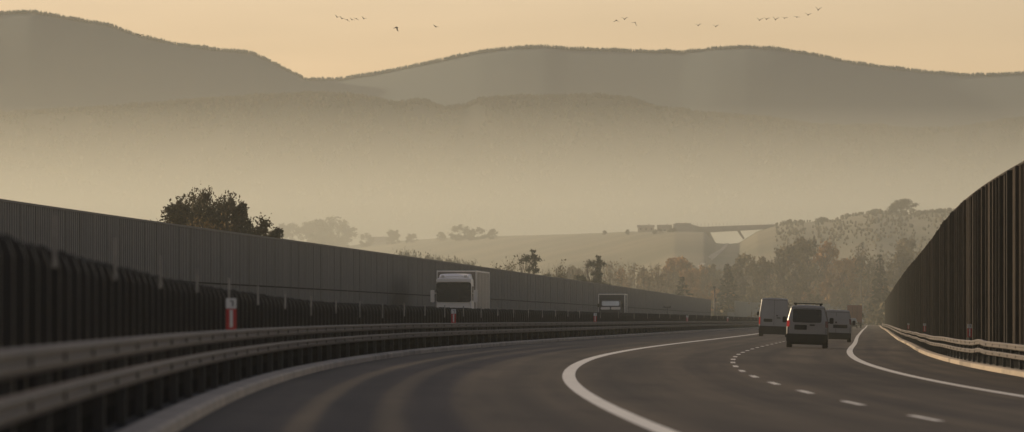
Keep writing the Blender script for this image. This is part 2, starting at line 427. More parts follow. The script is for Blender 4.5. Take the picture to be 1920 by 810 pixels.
# ------------------------------------------------------------------ noise walls
def wall(name, label, s0, s1, d, side, top, mats, period=.5, depth=.05, seam=None, post_step=4.0, proud=.06, plinth=.9, cap=.08, post_mat=None, jitter=0.0, seed=1, thick=.18):
    """corrugated panels between posts; 'side' = +1 when the face towards the road looks to larger offsets"""
    rr = random.Random(seed)
    root = empty(name, pos(s0, d, 0)); o0 = Vector(root.location)
    def fin(mb, nm, m):
        mb.v = [tuple(Vector(v)-o0) for v in mb.v]
        return mb.build(nm, m, root)
    def col(mb, s_d, z0, z1, mi=0):
        vs, uvs, fs = [], [], []
        for s, dd in s_d:
            for z in (z0, z1): vs.append(pos(s, dd, z)); uvs.append((s+.01, dd))
        for i in range(len(s_d)-1): fs.append((2*i, 2*i+2, 2*i+3, 2*i+1))
        # back skin
        nb = len(vs)
        for s, dd in (s_d[0], s_d[-1]):
            pass
        mb.add(vs, fs, mi, False, uvs)
    pts, s = [], s0
    while s < s1:
        j = 1 + (rr.uniform(-jitter, jitter) if jitter else 0)
        p = period*j*(1 if s < 500 else 2)
        dp = depth*(1 + (rr.uniform(-.5, .6) if jitter else 0))
        pts += [(s, d), (s+.12*p, d+side*dp), (s+.5*p, d+side*dp), (s+.62*p, d)]
        s += p
    pts.append((s1, d))
    zs = [plinth, seam, top] if seam else [plinth, top]
    for a, c in zip(zs[:-1], zs[1:]):
        m = MB(); col(m, pts, a, c - (.066 if c != top else 0))
        back = d - side*thick
        vs, fs, uvs = [], [], []
        ss = slist(s0, s1)
        for s in ss:
            for z in (a, c): vs.append(pos(s, back, z)); uvs.append((s, back))
        for i in range(len(ss)-1): fs.append((2*i, 2*i+1, 2*i+3, 2*i+2))
        m.add(vs, fs, 0, False, uvs)
        fin(m, 'panel', mats[0])
    m = MB(); sweep(m, [(d+side*(depth+.012), -.3), (d+side*(depth+.012), plinth), (d-side*thick*.9, plinth), (d-side*thick*.9, -.3)], slist(s0, s1), closed=True, caps=True); fin(m, 'plinth', mats[1])
    if seam:
        m = MB(); sweep(m, [(d+side*(depth+.02), seam-.065), (d+side*(depth+.02), seam), (d-side*thick*.5, seam), (d-side*thick*.5, seam-.065)], slist(s0, s1), closed=True, caps=True); fin(m, 'seam', M['blade_matt'])
    m = MB(); sweep(m, [(d+side*(depth+.03), top-.02), (d+side*(depth+.03), top+cap-.02), (d-side*(thick+.02), top+cap-.02), (d-side*(thick+.02), top-.02)], slist(s0, s1), closed=True, caps=True); fin(m, 'capping', post_mat or mats[0])
    # end faces
    m = MB()
    for s in (s0, s1): sbox(m, s-.09, s+.09, d-side*thick, d+side*(depth+proud), -.3, top)
    fin(m, 'end_post', post_mat or mats[0])
    s, n, rest = s0 + post_step, 0, MB()
    while s < s1 - 1:
        pr = proud*(1 + rr.uniform(-.6, .5)*(1 if jitter else 0)); hw = .07 + (rr.uniform(0, .08) if jitter else 0)
        mb = MB() if n < 98 else rest
        sbox(mb, s-hw, s+hw, d+side*(depth*.5), d+side*(depth+pr), -.1, top-.022 + (rr.uniform(0, .0) if jitter else 0))
        if n < 98: fin(mb, 'post', post_mat or mats[0])
        s += post_step*(1 + (rr.uniform(-.25, .25) if jitter else 0)); n += 1
    if rest.v: tag(fin(rest, 'post', post_mat or mats[0]), kind='stuff')
    return tag(root, label, 'noise wall')
wall('noise_wall', 'long grey ribbed noise wall behind the two oncoming trucks', 60, 1080, -18.5, 1, 5.0, [M['wall_left'], M['wall_plinth']], period=.6, depth=.07, seam=2.6, proud=.02, plinth=1.0, seed=4)
wall('noise_wall', 'tall dark brown slatted noise wall curving beside the sunlit right guardrail', 100, 1250, 15.05, -1, 5.62, [M['wall_right'], M['wall_right']], period=1.0, depth=.07, seam=None, post_step=2.6, proud=.10, plinth=.55, post_mat=M['wall_post'], jitter=.5, seed=9, cap=.06)
wall('noise_wall', 'pale blue grey noise wall far off, beyond the gap after the long grey wall', 1400, 2300, -21.5, 1, 5.75, [M['wall_far'], M['wall_far']], period=2.0, depth=.05, seam=None, proud=.05, plinth=.8, post_step=8, seed=5)
wall('noise_wall', 'hazy grey green noise wall far down the road past the end of the brown wall', 1500, 2400, 15.6, -1, 4.2, [M['wall_far'], M['wall_far']], period=2.0, depth=.05, seam=None, proud=.05, plinth=.8, post_step=8, seed=6)
wall('noise_wall', 'low stretch of pale wall stepping down at the near end of the far noise wall', 1330, 1398, -21.5, 1, 2.9, [M['wall_far'], M['wall_far']], period=2.0, depth=.05, seam=None, proud=.05, plinth=.8, post_step=8, seed=7)

wr = [o for o in COL.objects if o.get('category') == 'noise wall' and 'tall dark brown' in o['label']][0]
o0 = Vector(wr.location); b = MB(); pts, s, vs = [], 100.0, []
while s < 700:
    p = .6 if s < 300 else 2.0
    pts += [(s, 14.62), (s+.30*p, 14.55), (s+.62*p, 14.55), (s+.9*p, 14.62)]; s += p
for s, d in pts:
    for z in (.03, .50): vs.append(Vector(pos(s, d, z)) - o0)
b.add(vs, [(2*i, 2*i+1, 2*i+3, 2*i+2) for i in range(len(pts)-1)])
b.build('ribbed_base', M['blade_matt'], wr)

# ------------------------------------------------------------------ red and white marker posts on the rails
def marker(s, d, label, group, hgt=.86):
    x, y, z = pos(s, d, 0)
    t = align(s)[2]
    root = empty('marker_post', (x, y, z), (0, 0, -t))
    b = MB(); b.box(-.02, .02, .0, .04, 0, .8); b.build('post', M['metal_dark'], root)
    z0 = .79
    b = MB(); b.prism(rrect(-.072, .072, z0, z0+.285, .01), -.02, -.004); b.build('red_panel', M['red'], root)
    b = MB(); b.prism(rrect(-.072, .072, z0+.288, z0+hgt*.5, .015), -.02, -.004); b.build('number_plate', M['white'], root)
    b = MB(); b.box(-.020, .022, -.026, -.021, z0+.03, z0+.27); b.build('reflector', M['white'], root)
    # a worn figure on the plate
    b = MB(); b.box(-.02, .03, -.026, -.021, z0+.385, z0+.40); b.box(.015, .032, -.026, -.021, z0+.32, z0+.385); b.build('figure', M['ink'], root)
    return tag(root, label, 'marker post', group)
G1 = 'red and white marker posts on the left guardrail'
for s, lab in ((78.5, 'largest red and white marker post, above the near left guardrail'), (175.5, 'red and white marker post just below the big oncoming truck'), (277, 'small red and white marker post below the small oncoming truck'),
               (420, 'tiny pale marker post on the left guardrail below the end of the grey wall'), (540, 'tiny pale marker post on the left guardrail nearest the tall white van')):
    marker(s, -1.62, lab, G1)
G2 = 'red and white marker posts on the right guardrail'
for s, lab in ((183, 'red and white marker post in front of the brown wall, the nearest of the three'), (292, 'red marker post before the brown wall, the middle one of three'), (400, 'dim red marker post before the brown wall, the farthest of three')):
    marker(s, 14.5, lab, G2, .84)

# ------------------------------------------------------------------ vehicles
def ring(w, z0, zb, zt, taper, r, y, sh, nz=4, na=4):
    R = [(0, z0), (w*.90, z0), (w*.985, z0+.06), (w, z0+.20), (w*1.004, (z0+.2+zb)/2), (w, zb)]
    for i in range(1, nz+1):
        u = i/nz; R.append((w*(1-taper*u**1.3), zb + u*(zt-r-zb)))
    xt = w*(1-taper)
    for i in range(1, na+1):
        t = math.radians(90*i/na); R.append((xt - r + r*math.cos(t), zt - r + r*math.sin(t)))
    R.append(((xt-r)*.5, zt+.02)); R.append((0, zt+.028))
    full = R + [(-x, z) for x, z in R[-2:0:-1]]
    return [(x, y + sh*max(0, z-zb), z) for x, z in full]
def loft(mb, rings, mi=0, caps=True):
    n = len(rings[0]); vs = [p for r_ in rings for p in r_]; fs = []
    for j in range(len(rings)-1):
        for k in range(n): fs.append((j*n+k, j*n+(k+1) % n, (j+1)*n+(k+1) % n, (j+1)*n+k))
    mb.add(vs, fs, mi, True)
    if caps:
        mb.add(rings[0], [tuple(range(n-1, -1, -1))], mi); mb.add(rings[-1], [tuple(range(n))], mi)
def shrink(r_, k, dy):
    cz = sum(p[2] for p in r_)/len(r_)
    return [(p[0]*k, p[1]+dy, cz+(p[2]-cz)*k) for p in r_]
def wheel(root, x, y, rad, w, name='wheel'):
    b = MB(); b.disc((x, y, rad), rad, w/2); t = b.build(name, M['rubber'], root)
    b = MB(); sx = 1 if x > 0 else -1
    b.disc((x + sx*(w/2-.01), y, rad), rad*.62, .02); b.build('rim', M['rim'], t)
    return t

def van(name, label, cat, s, d, W, H, paint, L=4.4, zb=1.0, taper=.12, sh=.06, hood=True, win=None, side_win=True, bump=(.22, .55), plate=(-.35, .10, .80, .98), plate_dark=True, lights=None, lit=True, rack=False, seam=True, wr=.31, handle=None, emblem=None, mirror_z=1.1, doff=0):
    x, y, z = pos(s, d, 0); t = align(s)[2]
    root = empty(name, (x, y, z), (0, bank(s), -t - doff))
    w = W/2; r = .12
    sect = []
    A = ring(w, .26, zb, H, taper, r, .05, sh)
    sect.append(shrink(A, .955, -.05)); sect.append(shrink(A, .985, -.02)); sect.append(A)
    sect.append(ring(w, .24, zb, H+.01, taper, r, 1.2, 0)); 
    if hood:
        sect.append(ring(w, .24, zb, H, taper, r, L*.50, 0))
        sect.append(ring(w, .24, zb, H-.06, taper*1.1, r, L*.62, 0))
        sect.append(ring(w, .24, zb, zb+.18, taper*.5, .08, L*.80, 0))
        sect.append(ring(w*.97, .24, zb-.12, zb+.02, .05, .08, L*.95, 0))
        sect.append(ring(w*.88, .28, zb-.2, zb-.12, .05, .08, L, 0))
    b = MB(); loft(b, sect); body = b.build('body', paint, root)
    bp = MB()
    fn = lambda x, y, z: (x, y + sh*max(0, z-zb), z)
    # rear bumper wraps the corners
    bp.prism(rrect(-w*1.0, w*1.0, bump[0], bump[1], .06), -.09, .14); bp.build('bumper', M['plastic'], root)
    b = MB(); b.prism(rrect(-w*.80, w*.80, .14, .30, .03), .10, .5); b.build('underbody', M['plastic'], root)
    if win:
        b = MB(); b.prism(rrect(*win, .07), -.022, .01, fn=fn); b.build('rear_window', M['glass'], root)
        xm = .12
        b = MB(); b.box(.05, .42, -.034, -.024, win[2]+.02, win[2]+.035, fn=fn); b.build('wiper', M['plastic'], root)
    if seam:
        b = MB()
        if not win: b.box(-.008, .008, -.006, .02, bump[1]+.02, H-.14, fn=fn)
        for sx in (-1, 1): b.box(sx*w*.90-.006, sx*w*.90+.006, -.004, .03, bump[1]+.02, zb+.1, fn=fn)
        b.box(-w*.84, w*.84, -.004, .03, H-.115, H-.10, fn=fn)
        b.build('door_seam', M['plastic'], root)
    b = MB(); b.prism(rrect(plate[0]-.04, plate[1]+.04, plate[2]-.02, plate[3]+.07, .03), -.016, .01, fn=fn); rec = b.build('plate_recess', M['plastic'], root)
    if not plate_dark:
        b = MB(); b.box(plate[0], plate[1], -.024, -.017, plate[2], plate[3]-.04, fn=fn); b.build('number_plate', M['plate'], rec)
    if handle:
        b = MB(); b.prism(rrect(*handle, .02), -.03, .005, fn=fn); b.build('handle', M['plastic'], root)
    if emblem:
        b = MB(); b.prism([(emblem[0]+.055*math.cos(k*.5236), emblem[1]+.055*math.sin(k*.5236)) for k in range(12)], -.024, .005, fn=fn); b.build('emblem', M['plastic'], root)
    for sx in (-1, 1):
        x0, x1, z0, z1 = lights
        f2 = lambda x, y, z: (x*(1-taper*max(0, (z-zb)/(H-zb))**1.3), y + sh*max(0, z-zb), z)
        b = MB(); b.prism([(sx*px, pz) for px, pz in rrect(x0, x1, z0, z1, .03)], -.02, .16, fn=f2)
        b.build('tail_light', M['tail'] if (sx < 0 and lit) or lit == 2 else M['tail_dull'], root, normals=True)
        # door mirrors
        b = MB(); ym = L*.60
        b.prism(rrect(sx*(w+.13)-.09, sx*(w+.13)+.09, mirror_z-.13, mirror_z+.13, .05), ym-.04, ym+.06)
        b.box(min(sx*(w-.05), sx*(w+.08)), max(sx*(w-.05), sx*(w+.08)), ym-.01, ym+.03, mirror_z-.10, mirror_z-.05)
        b.build('mirror', M['plastic'], root)
        if side_win:
            b = MB()
            f3 = lambda x, y, z: (sx*(w*(1-taper*max(0, (z-zb)/(H-.12-zb))**1.3)) + x, y, z)
            z0w, z1w = zb+.05, H-.22
            for y0, y1 in ((.35, 1.35), (1.45, 2.2), (2.28, L*.58)) if side_win == 1 else ((L*.46, L*.60),):
                b.box(-.004, .010, y0, y1, z0w, z1w, fn=f3)
            b.build('side_window', M['glass'], root, normals=True)
        for yy in (.75, L-.85): wheel(root, sx*(w-.12), yy, wr, .22)
    if hood:
        b = MB()
        b.add([(-w*.80, L*.625, H-.12), (w*.80, L*.625, H-.12), (w*.9, L*.805, zb+.16), (-w*.9, L*.805, zb+.16)], [(0,1,2,3)])
        b.v = [(p[0], p[1]+.05, p[2]+.03) for p in b.v]
        b.add([(p[0], p[1]-.02, p[2]-.012) for p in b.v], [(3,2,1,0)])
        b.build('windscreen', M['glass'], root)
    if rack:
        b = MB()
        for yy in (.32, 1.6): 
            b.box(-w*.70, w*.70, yy, yy+.07, H+.085, H+.125)
            for sx in (-1, 1): b.box(sx*w*.60-.04, sx*w*.60+.04, yy, yy+.07, H+.0, H+.09)
        for sx in (-1, 1): b.box(sx*w*.66-.02, sx*w*.66+.02, .25, 2.2, H+.05, H+.085)
        b.build('roof_rack', M['plastic'], root)
    return tag(root, label, cat)

van('van', 'silver grey van with a roof bar and wide dark rear window', 'van', 248, 8.98, 1.80, 1.82, M['van_grey'], L=4.4, zb=1.02, taper=.17, sh=.10,
    win=(-.64, .60, 1.10, 1.68), lights=(.78, .905, .90, 1.17), plate=(-.52, -.06, .80, .92), handle=(.10, .32, .965, 1.02), rack=True, bump=(.24, .60), mirror_z=1.20)
van('van', 'tall white high roof van with blank rear doors', 'van', 387, 5.25, 2.02, 2.58, M['van_white'], L=5.9, zb=1.35, taper=.13, sh=.05, side_win=2,
    lights=(.93, 1.015, .80, 1.30), plate=(-.66, -.15, 1.00, 1.12), emblem=(.20, 1.42), handle=(.18, .44, 1.24, 1.30), bump=(.20, .70), wr=.34, mirror_z=1.52)
van('van', 'small white panel van half hidden behind the van with the roof bar', 'van', 331, 9.72, 1.80, 1.82, M['van_pale'], L=4.4, zb=1.02, taper=.13, sh=.08, side_win=2,
    lights=(.78, .90, 1.02, 1.34), plate=(-.12, .62, .82, .92), bump=(.24, .52), mirror_z=1.12, emblem=(0, 1.12))

def hatchback(name, label, s, d, W, H, paint):
    x, y, z = pos(s, d, 0); t = align(s)[2]
    root = empty(name, (x, y, z), (0, bank(s), -t)); w = W/2
    A = ring(w, .25, .85, .98, .06, .06, .02, .1)
    secs = [shrink(A, .95, -.06), A, ring(w, .22, .86, H-.18, .22, .12, .35, 0), ring(w, .22, .88, H, .26, .14, .9, 0), ring(w, .22, .88, H, .26, .14, 1.9, 0),
            ring(w, .22, .88, H-.12, .24, .12, 2.5, 0), ring(w, .22, .84, .98, .08, .08, 3.1, 0), ring(w*.95, .24, .68, .80, .06, .08, 3.95, 0), ring(w*.86, .28, .6, .68, .06, .06, 4.1, 0)]
    b = MB(); loft(b, secs); b.build('body', paint, root)
    b = MB(); b.prism(rrect(-w*.95, w*.95, .24, .5, .06), -.12, .15); b.build('bumper', M['plastic'], root)
    b = MB(); b.add([(-w*.72, .26, 1.0), (w*.72, .26, 1.0), (w*.66, .74, H-.10), (-w*.66, .74, H-.10)], [(0,1,2,3)]); b.add([(p[0], p[1]-.06, p[2]+.03) for p in b.v], [(0,1,2,3)]); b.build('rear_window', M['glass'], root)
    for sx in (-1, 1):
        b = MB(); b.prism([(sx*px, pz) for px, pz in rrect(w*.70, w*.96, .72, .88, .03)], -.07, .1); b.build('tail_light', M['tail_dull'], root, normals=True)
        b = MB(); b.prism(rrect(sx*(w+.08)-.07, sx*(w+.08)+.07, .92, 1.06, .04), 2.55, 2.65); b.build('mirror', M['plastic'], root)
        b = MB(); b.box(sx*w*.86-.01, sx*w*.86+.012, .7, 2.4, .95, H-.2, fn=lambda x, y, z: (x - sx*.14*w*((z-.95)/(H-1.15)), y, z)); b.build('side_window', M['glass'], root)
        for yy in (.7, 3.2): wheel(root, sx*(w-.1), yy, .31, .2)
    b = MB(); b.box(-.26, .26, -.135, -.125, .55, .66); b.build('number_plate', M['plate'], root)
    return tag(root, label, 'car')
hatchback('car', 'dark grey car driving close behind the brown red box truck', 955, 8.75, 1.75, 1.62, M['car_grey'])
hatchback('car', 'tiny lone car far down the straight road, past the brown red truck', 1340, 9.2, 1.85, 1.48, M['car_grey'])

def truck(name, label, s, d, oncoming, cabW, cabH, boxW, boxH, boxL, cab_y, mats, style):
    """front at local y=0, vehicle extends to +y; oncoming trucks have the front towards us"""
    x, y, z = pos(s, d, 0); t = align(s)[2]
    root = empty(name, (x, y, z), (0, 0, -t))
    cw, bw = cabW/2, boxW/2
    m_cab, m_box, m_trim = mats
    b = MB()
    y0 = cab_y
    def zr(zb): return zb
    secs = [ring(cw*.93, .45, 1.6, cabH-.10, .10, .20, 0, .07), ring(cw*.99, .42, 1.7, cabH-.03, .07, .20, .08, .08), ring(cw, .42, 1.7, cabH, .05, .18, .35, .05), ring(cw, .42, 1.7, cabH, .05, .18, y0, 0)]
    loft(b, secs); b.build('cab', m_cab, root)
    f = lambda x, y, z: (x, y + .07*max(0, z-1.6), z)
    if style == 'semi':
        b = MB(); b.prism(rrect(-cw*.95, cw*.95, 2.02, 3.24, .13), -.03, .05, fn=f); ws = b.build('windscreen', M['glass'], root)
        b = MB(); b.box(-.75, .1, -.05, -.035, 2.08, 2.12, fn=f); b.box(.1, .9, -.05, -.035, 2.06, 2.10, fn=f); b.build('wiper', M['plastic'], ws)
        b = MB(); b.prism([(px, pz) for px, pz in rrect(-cw*.96, cw*.96, 3.28, 3.46, .05)], -.16, .1, fn=f); b.build('sun_visor', m_cab, root)
        b = MB()
        secs = [ring(cw*.86, 3.3, 3.42, 3.62, .05, .10, .55, .3), ring(cw*.90, 3.3, 3.5, 3.78, .05, .12, 1.2, 0), ring(cw*.90, 3.3, 3.5, 3.80, .04, .12, y0, 0)]
        loft(b, secs); b.build('roof_fairing', m_cab, root)
        for sx in (-1, 1):
            b = MB(); b.prism(rrect(sx*.72-.09, sx*.72+.09, 3.60, 3.70, .03), .42, .60); b.build('roof_lamp', M['head'], root)
    else:
        b = MB(); b.prism(rrect(-cw*.86, cw*.86, 2.30, 2.74, .12), -.03, .05, fn=f); b.build('windscreen', M['glass_sky_glare'], root)
        b = MB(); b.prism(rrect(-cw*.97, -.05, 1.93, 2.17, .10), -.10, .05); b.prism(rrect(.05, cw*.97, 1.93, 2.17, .10), -.10, .05); b.build('bonnet_panel', M['truck_white'], root)
    b = MB(); b.prism(rrect(-cw*.72, cw*.72, .95, 1.55, .08), -.04, .05); b.build('grille', M['plastic'], root)
    b = MB(); b.prism(rrect(-cw*1.0, cw*1.0, .35, .92, .08), -.10, .25); b.build('bumper', m_cab if style == 'semi' else M['plastic'], root)
    for sx in (-1, 1):
        b = MB(); b.prism([(sx*px, pz) for px, pz in rrect(cw*.60, cw*.94, .66, .86, .05)], -.13, .0); b.build('headlight', M['head'], root, normals=True)
        zm = 2.05 if style == 'semi' else 2.2
        b = MB(); xm = sx*(cw+.20)
        b.prism(rrect(xm-.12, xm+.12, zm-.05, zm+.72, .06) if style == 'semi' else rrect(xm-.09, xm+.09, zm-.05, zm+.3, .04), .10, .24)
        b.box(min(sx*cw*.95, xm), max(sx*cw*.95, xm), .15, .2, zm+.5, zm+.55) if style == 'semi' else b.box(min(sx*cw*.95, xm), max(sx*cw*.95, xm), .15, .2, zm+.1, zm+.15)
        b.build('mirror', m_cab if style == 'semi' else M['plastic'], root)
        b = MB(); b.box(sx*cw*.985-.008, sx*cw*.985+.008, .45, y0-.6, 2.0, cabH-.55); b.build('side_window', M['glass'], root)
        for yy in (1.0,) + ((cab_y+1.2, cab_y+boxL-3.6, cab_y+boxL-2.3) if boxL > 9 else (cab_y+boxL-1.8,)):
            wheel(root, sx*(max(cw, bw*.95)-.17), yy, .5, .3)
    # cargo box
    yb = cab_y + .35; b = MB()
    b.box(-bw, bw, yb, yb+boxL, 1.05, boxH); box = b.build('cargo_box', m_box, root)
    b = MB()
    for sx in (-1, 1):
        b.box(sx*bw-.03, sx*bw+.03, yb-.02, yb+boxL+.02, boxH-.06, boxH+.04)
        b.box(sx*bw-.03, sx*bw+.03, yb-.02, yb+.10, 1.03, boxH-.06); b.box(sx*bw-.03, sx*bw+.03, yb+boxL-.1, yb+boxL+.02, 1.03, boxH-.06)
        b.box(sx*bw-.02, sx*bw+.02, yb+.1, yb+boxL-.1, 1.03, 1.15)
    b.box(-bw+.03, bw-.03, yb-.025, yb+.05, boxH-.055, boxH+.035); b.box(-bw+.03, bw-.03, yb+boxL-.05, yb+boxL+.025, boxH-.055, boxH+.035)
    b.build('edge_trim', m_trim, box)
    n = int(boxL/1.3)
    for i in range(1, n):
        for sx in (-1, 1):
            yy = yb + boxL*i/n; b = MB(); b.box(sx*bw-.012, sx*bw+.014, yy-.03, yy+.03, 1.16, boxH-.07)
            b.build('side_rib', m_trim, box)
    b = MB(); b.box(-.45, .45, .6, yb+boxL-.3, .72, 1.04); b.build('chassis', M['plastic'], root)
    return tag(root, label, 'truck')
truck('truck', 'white articulated truck coming towards us with a broad dark windscreen and pale trailer', 357, -14.35, True, 2.30, 3.55, 2.46, 3.98, 12.8, 2.2, (M['truck_white'], M['truck_box'], M['truck_strip']), 'semi')
truck('truck', 'smaller oncoming box truck whose dark box stands above its pale windscreen', 548, -13.1, True, 1.95, 2.82, 2.50, 3.42, 6.2, 2.0, (M['truck_dark'], M['truck_dark'], M['truck_strip']), 'box')

# box truck driving away, seen from behind
x, y, z = pos(975, 9.05, 0); t = align(975)[2]
root = empty('truck', (x, y, z), (0, bank(975), -t))
b = MB(); b.box(-1.27, 1.27, 0, 8.5, 1.0, 3.86); box = b.build('cargo_box', M['truck_red'], root)
b = MB(); b.box(-.012, .012, -.03, 0, 1.05, 3.8); b.box(-1.29, 1.29, -.03, .02, 3.80, 3.90); b.box(-1.29, 1.29, -.03, .02, .96, 1.04); b.build('rear_frame', M['truck_red'], box)
for sx in (-1, 1):
    b = MB(); b.box(sx*.4-.02, sx*.4+.02, -.05, -.01, 1.1, 3.7); b.build('door_bar', M['plastic'], box)
    b = MB(); b.box(sx*1.05-.18, sx*1.05+.18, -.05, .05, .72, .86); b.build('tail_light', M['tail_dull'], root)
    for yy in (1.6, 2.9, 8.9): wheel(root, sx*1.08, yy, .5, .32)
b = MB(); b.box(-.9, .9, .1, 8.4, .6, .97); b.box(-1.15, 1.15, .05, .15, .42, .58); b.build('chassis', M['plastic'], root)
b = MB(); loft(b, [ring(1.15, .5, 1.7, 2.9, .05, .15, 8.8, 0), ring(1.15, .5, 1.7, 2.9, .05, .15, 10.2, 0), ring(1.1, .5, 1.6, 2.2, .05, .15, 10.9, 0)]); b.build('cab', M['truck_white'], root)
for sx in (-1, 1):
    b = MB(); b.prism(rrect(sx*1.42-.11, sx*1.42+.11, 1.9, 2.5, .05), 10.2, 10.32); b.box(min(sx*1.1, sx*1.42), max(sx*1.1, sx*1.42), 10.24, 10.28, 2.3, 2.35); b.build('mirror', M['plastic'], root)
tag(root, 'brown red box truck driving away far down the right lane', 'truck')

# ------------------------------------------------------------------ hills
def at(px, Y): return (px-CX)*Y/F
def hz(py, Y): return CAM_H + (Y0-py)*Y/F
def smooth(t): t = max(0, min(1, t)); return t*t*(3-2*t)
class Hill:
    """a ridge: crest line given as (px, py) at distance Yc(px), falling to the ground in front and behind"""
    def __init__(self, pts, yc, front, back, amp=0.0, fq=.01, floor=None, power=1.0, seed=0, gully=0.0):
        self.px = [p[0] for p in pts]; self.py = [p[1] for p in pts]
        self.yc, self.front, self.back, self.amp, self.fq, self.pw, self.seed, self.gully = yc, front, back, amp, fq, power, seed, gully
    def crest(self, px):
        Y = self.yc(px) if callable(self.yc) else self.yc
        return at(px, Y), Y, hz(interp(px, self.px, self.py), Y)
    def point(self, px, v):
        """v in -1..0 front slope from foot to crest, 0..1 back slope"""
        X, Y, Z = self.crest(px)
        fr = self.front(px) if callable(self.front) else self.front
        gl = GZ - .5
        if v <= 0:
            u = 1+v
            y = Y - fr*(1-u); k = u**self.pw if self.pw != 1 else u*.55 + .45*smooth(u)
        else:
            y = Y + self.back*v; k = 1 - smooth(v)
        x = X*y/Y if v <= 0 else X
        z = gl + (Z-gl)*k
        if self.amp:
            e = min(1, (1-abs(v))*3)*(min(1, abs(v)*4)*.9+.1)
            z += self.amp*e*(mnoise.noise(Vector((x*self.fq, y*self.fq, self.seed)))+.5*mnoise.noise(Vector((x*self.fq*2.7, y*self.fq*2.7, self.seed+5))))
            if self.gully: z += self.gully*e*mnoise.noise(Vector((x*self.fq*1.4, y*self.fq*.25, self.seed+9)))
        return (x, y, z)
    def build(self, name, m, dpx, nv, label=None):
        cols = frange(self.px[0], self.px[-1], dpx)
        vv = [-1 + i/nv for i in range(nv+1)] + [(i+1)/4 for i in range(4)]
        mb = MB(); vs = [self.point(p, v) for p in cols for v in vv]; n = len(vv)
        fs = [(i*n+k, (i+1)*n+k, (i+1)*n+k+1, i*n+k+1) for i in range(len(cols)-1) for k in range(n-1)]
        mb.add(vs, fs, 0, True)
        return tag(mb.build(name, m), kind='structure')

def slope_trees(name, hill, n, hmin, hmax, m, seed, vpow=2.0, pxr=None, crest=0, round_share=.5, kmin=-.9, cull=-.28):
    """the forest on a slope: thousands of small conifer and broadleaf shapes as one mass"""
    rr = random.Random(seed); mb = MB()
    lo, hi = pxr or (hill.px[0], hill.px[-1])
    for i in range(n + crest):
        px = rr.uniform(lo, hi)
        v = -rr.random()**vpow*abs(kmin) if i < n else rr.uniform(-.012, .004)
        dens = mnoise.noise(Vector((px*.02, v*6, seed)))
        if i < n and dens < cull: continue
        x, y, z = hill.point(px, v)
        h = rr.uniform(hmin, hmax)*(1 + .35*mnoise.noise(Vector((px*.03, v*3, seed+3))))
        w = h*rr.uniform(.16, .26); k = 5; a0 = rr.random()*6
        if rr.random() > round_share:
            vs = [(x + w*math.cos(a0+j*6.283/k), y + w*math.sin(a0+j*6.283/k), z + h*.08) for j in range(k)] + [(x, y, z+h)]
            mb.add(vs, [(j, (j+1) % k, k) for j in range(k)], 0)
        else:
            h *= .8; w *= 1.5
            vs = []
            for zf, wf in ((.05, .5), (.45, 1.0), (.8, .72)):
                vs += [(x + w*wf*rr.uniform(.8, 1.2)*math.cos(a0+j*6.283/k), y + w*wf*math.sin(a0+j*6.283/k), z + h*zf) for j in range(k)]
            vs.append((x, y, z+h))
            fs = [(q*k+j, q*k+(j+1) % k, (q+1)*k+(j+1) % k, (q+1)*k+j) for q in range(2) for j in range(k)] + [(2*k+j, 2*k+(j+1) % k, 3*k) for j in range(k)]
            mb.add(vs, fs, 0)
    return tag(mb.build(name, m), kind='stuff')

back = Hill([(-700,90),(-400,60),(-200,30),(-60,20),(0,24),(60,21),(100,28),(150,37),(200,45),(262,67),(330,82),(400,92),(470,99),(510,117),(550,138),(575,150),(610,149),(640,149),(700,139),(760,127),(830,112),(900,97),(960,90),(1020,87),(1060,91),(1130,94),(1200,97),(1280,99),(1340,92),(1400,89),(1450,92),(1520,102),(1600,119),(1680,129),(1740,135),(1800,140),(1860,140),(1920,137),(2100,125),(2400,150),(2700,120)],
            9000, 980, 1800, amp=14, fq=.0016, seed=1, gully=6)
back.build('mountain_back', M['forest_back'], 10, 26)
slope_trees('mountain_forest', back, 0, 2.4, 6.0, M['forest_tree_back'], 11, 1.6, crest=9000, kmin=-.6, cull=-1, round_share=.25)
mid = Hill([(1000,300),(1250,262),(1420,246),(1540,240),(1620,239),(1700,246),(1780,246),(1850,236),(1920,226),(2100,215),(2400,235),(2700,260)], 7000, 470, 900, amp=8, fq=.002, seed=2, gully=16)
mid.build('mountain_side', M['forest_far'], 10, 20)
slope_trees('mountain_forest', mid, 5000, 4.5, 7.5, M['forest_tree'], 12, 1.6, crest=1500, pxr=(1400, 2200), kmin=-.6)
front = Hill([(-700,200),(-300,230),(0,214),(100,211),(200,206),(350,191),(500,183),(560,180),(600,180),(680,185),(745,199),(770,192),(800,192),(830,205),(870,202),(900,189),(960,185),(1040,185),(1120,182),(1180,189),(1240,205),(1320,215),(1420,224),(1530,240),(1600,258),(1700,284),(1800,310),(1920,340),(2200,400),(2600,450)], 5300, 430, 600, amp=9, fq=.006, seed=3, gully=12)
front.build('mountain_front', M['forest_far'], 6, 30)
slope_trees('mountain_forest', front, 16000, 3.5, 6, M['forest_tree'], 13, 1.25, crest=5000, round_share=.65)
low = Hill([(-900,250),(-400,262),(-100,284),(0,296),(60,306),(120,326),(200,352),(300,385),(420,425),(560,470),(640,520)], 4950, 220, 260, amp=5, fq=.008, seed=4)
low.build('hill', M['forest_far'], 8, 14)
slope_trees('hill_forest', low, 3000, 3.5, 6, M['forest_tree'], 14, 1.2, crest=700, round_share=.7)

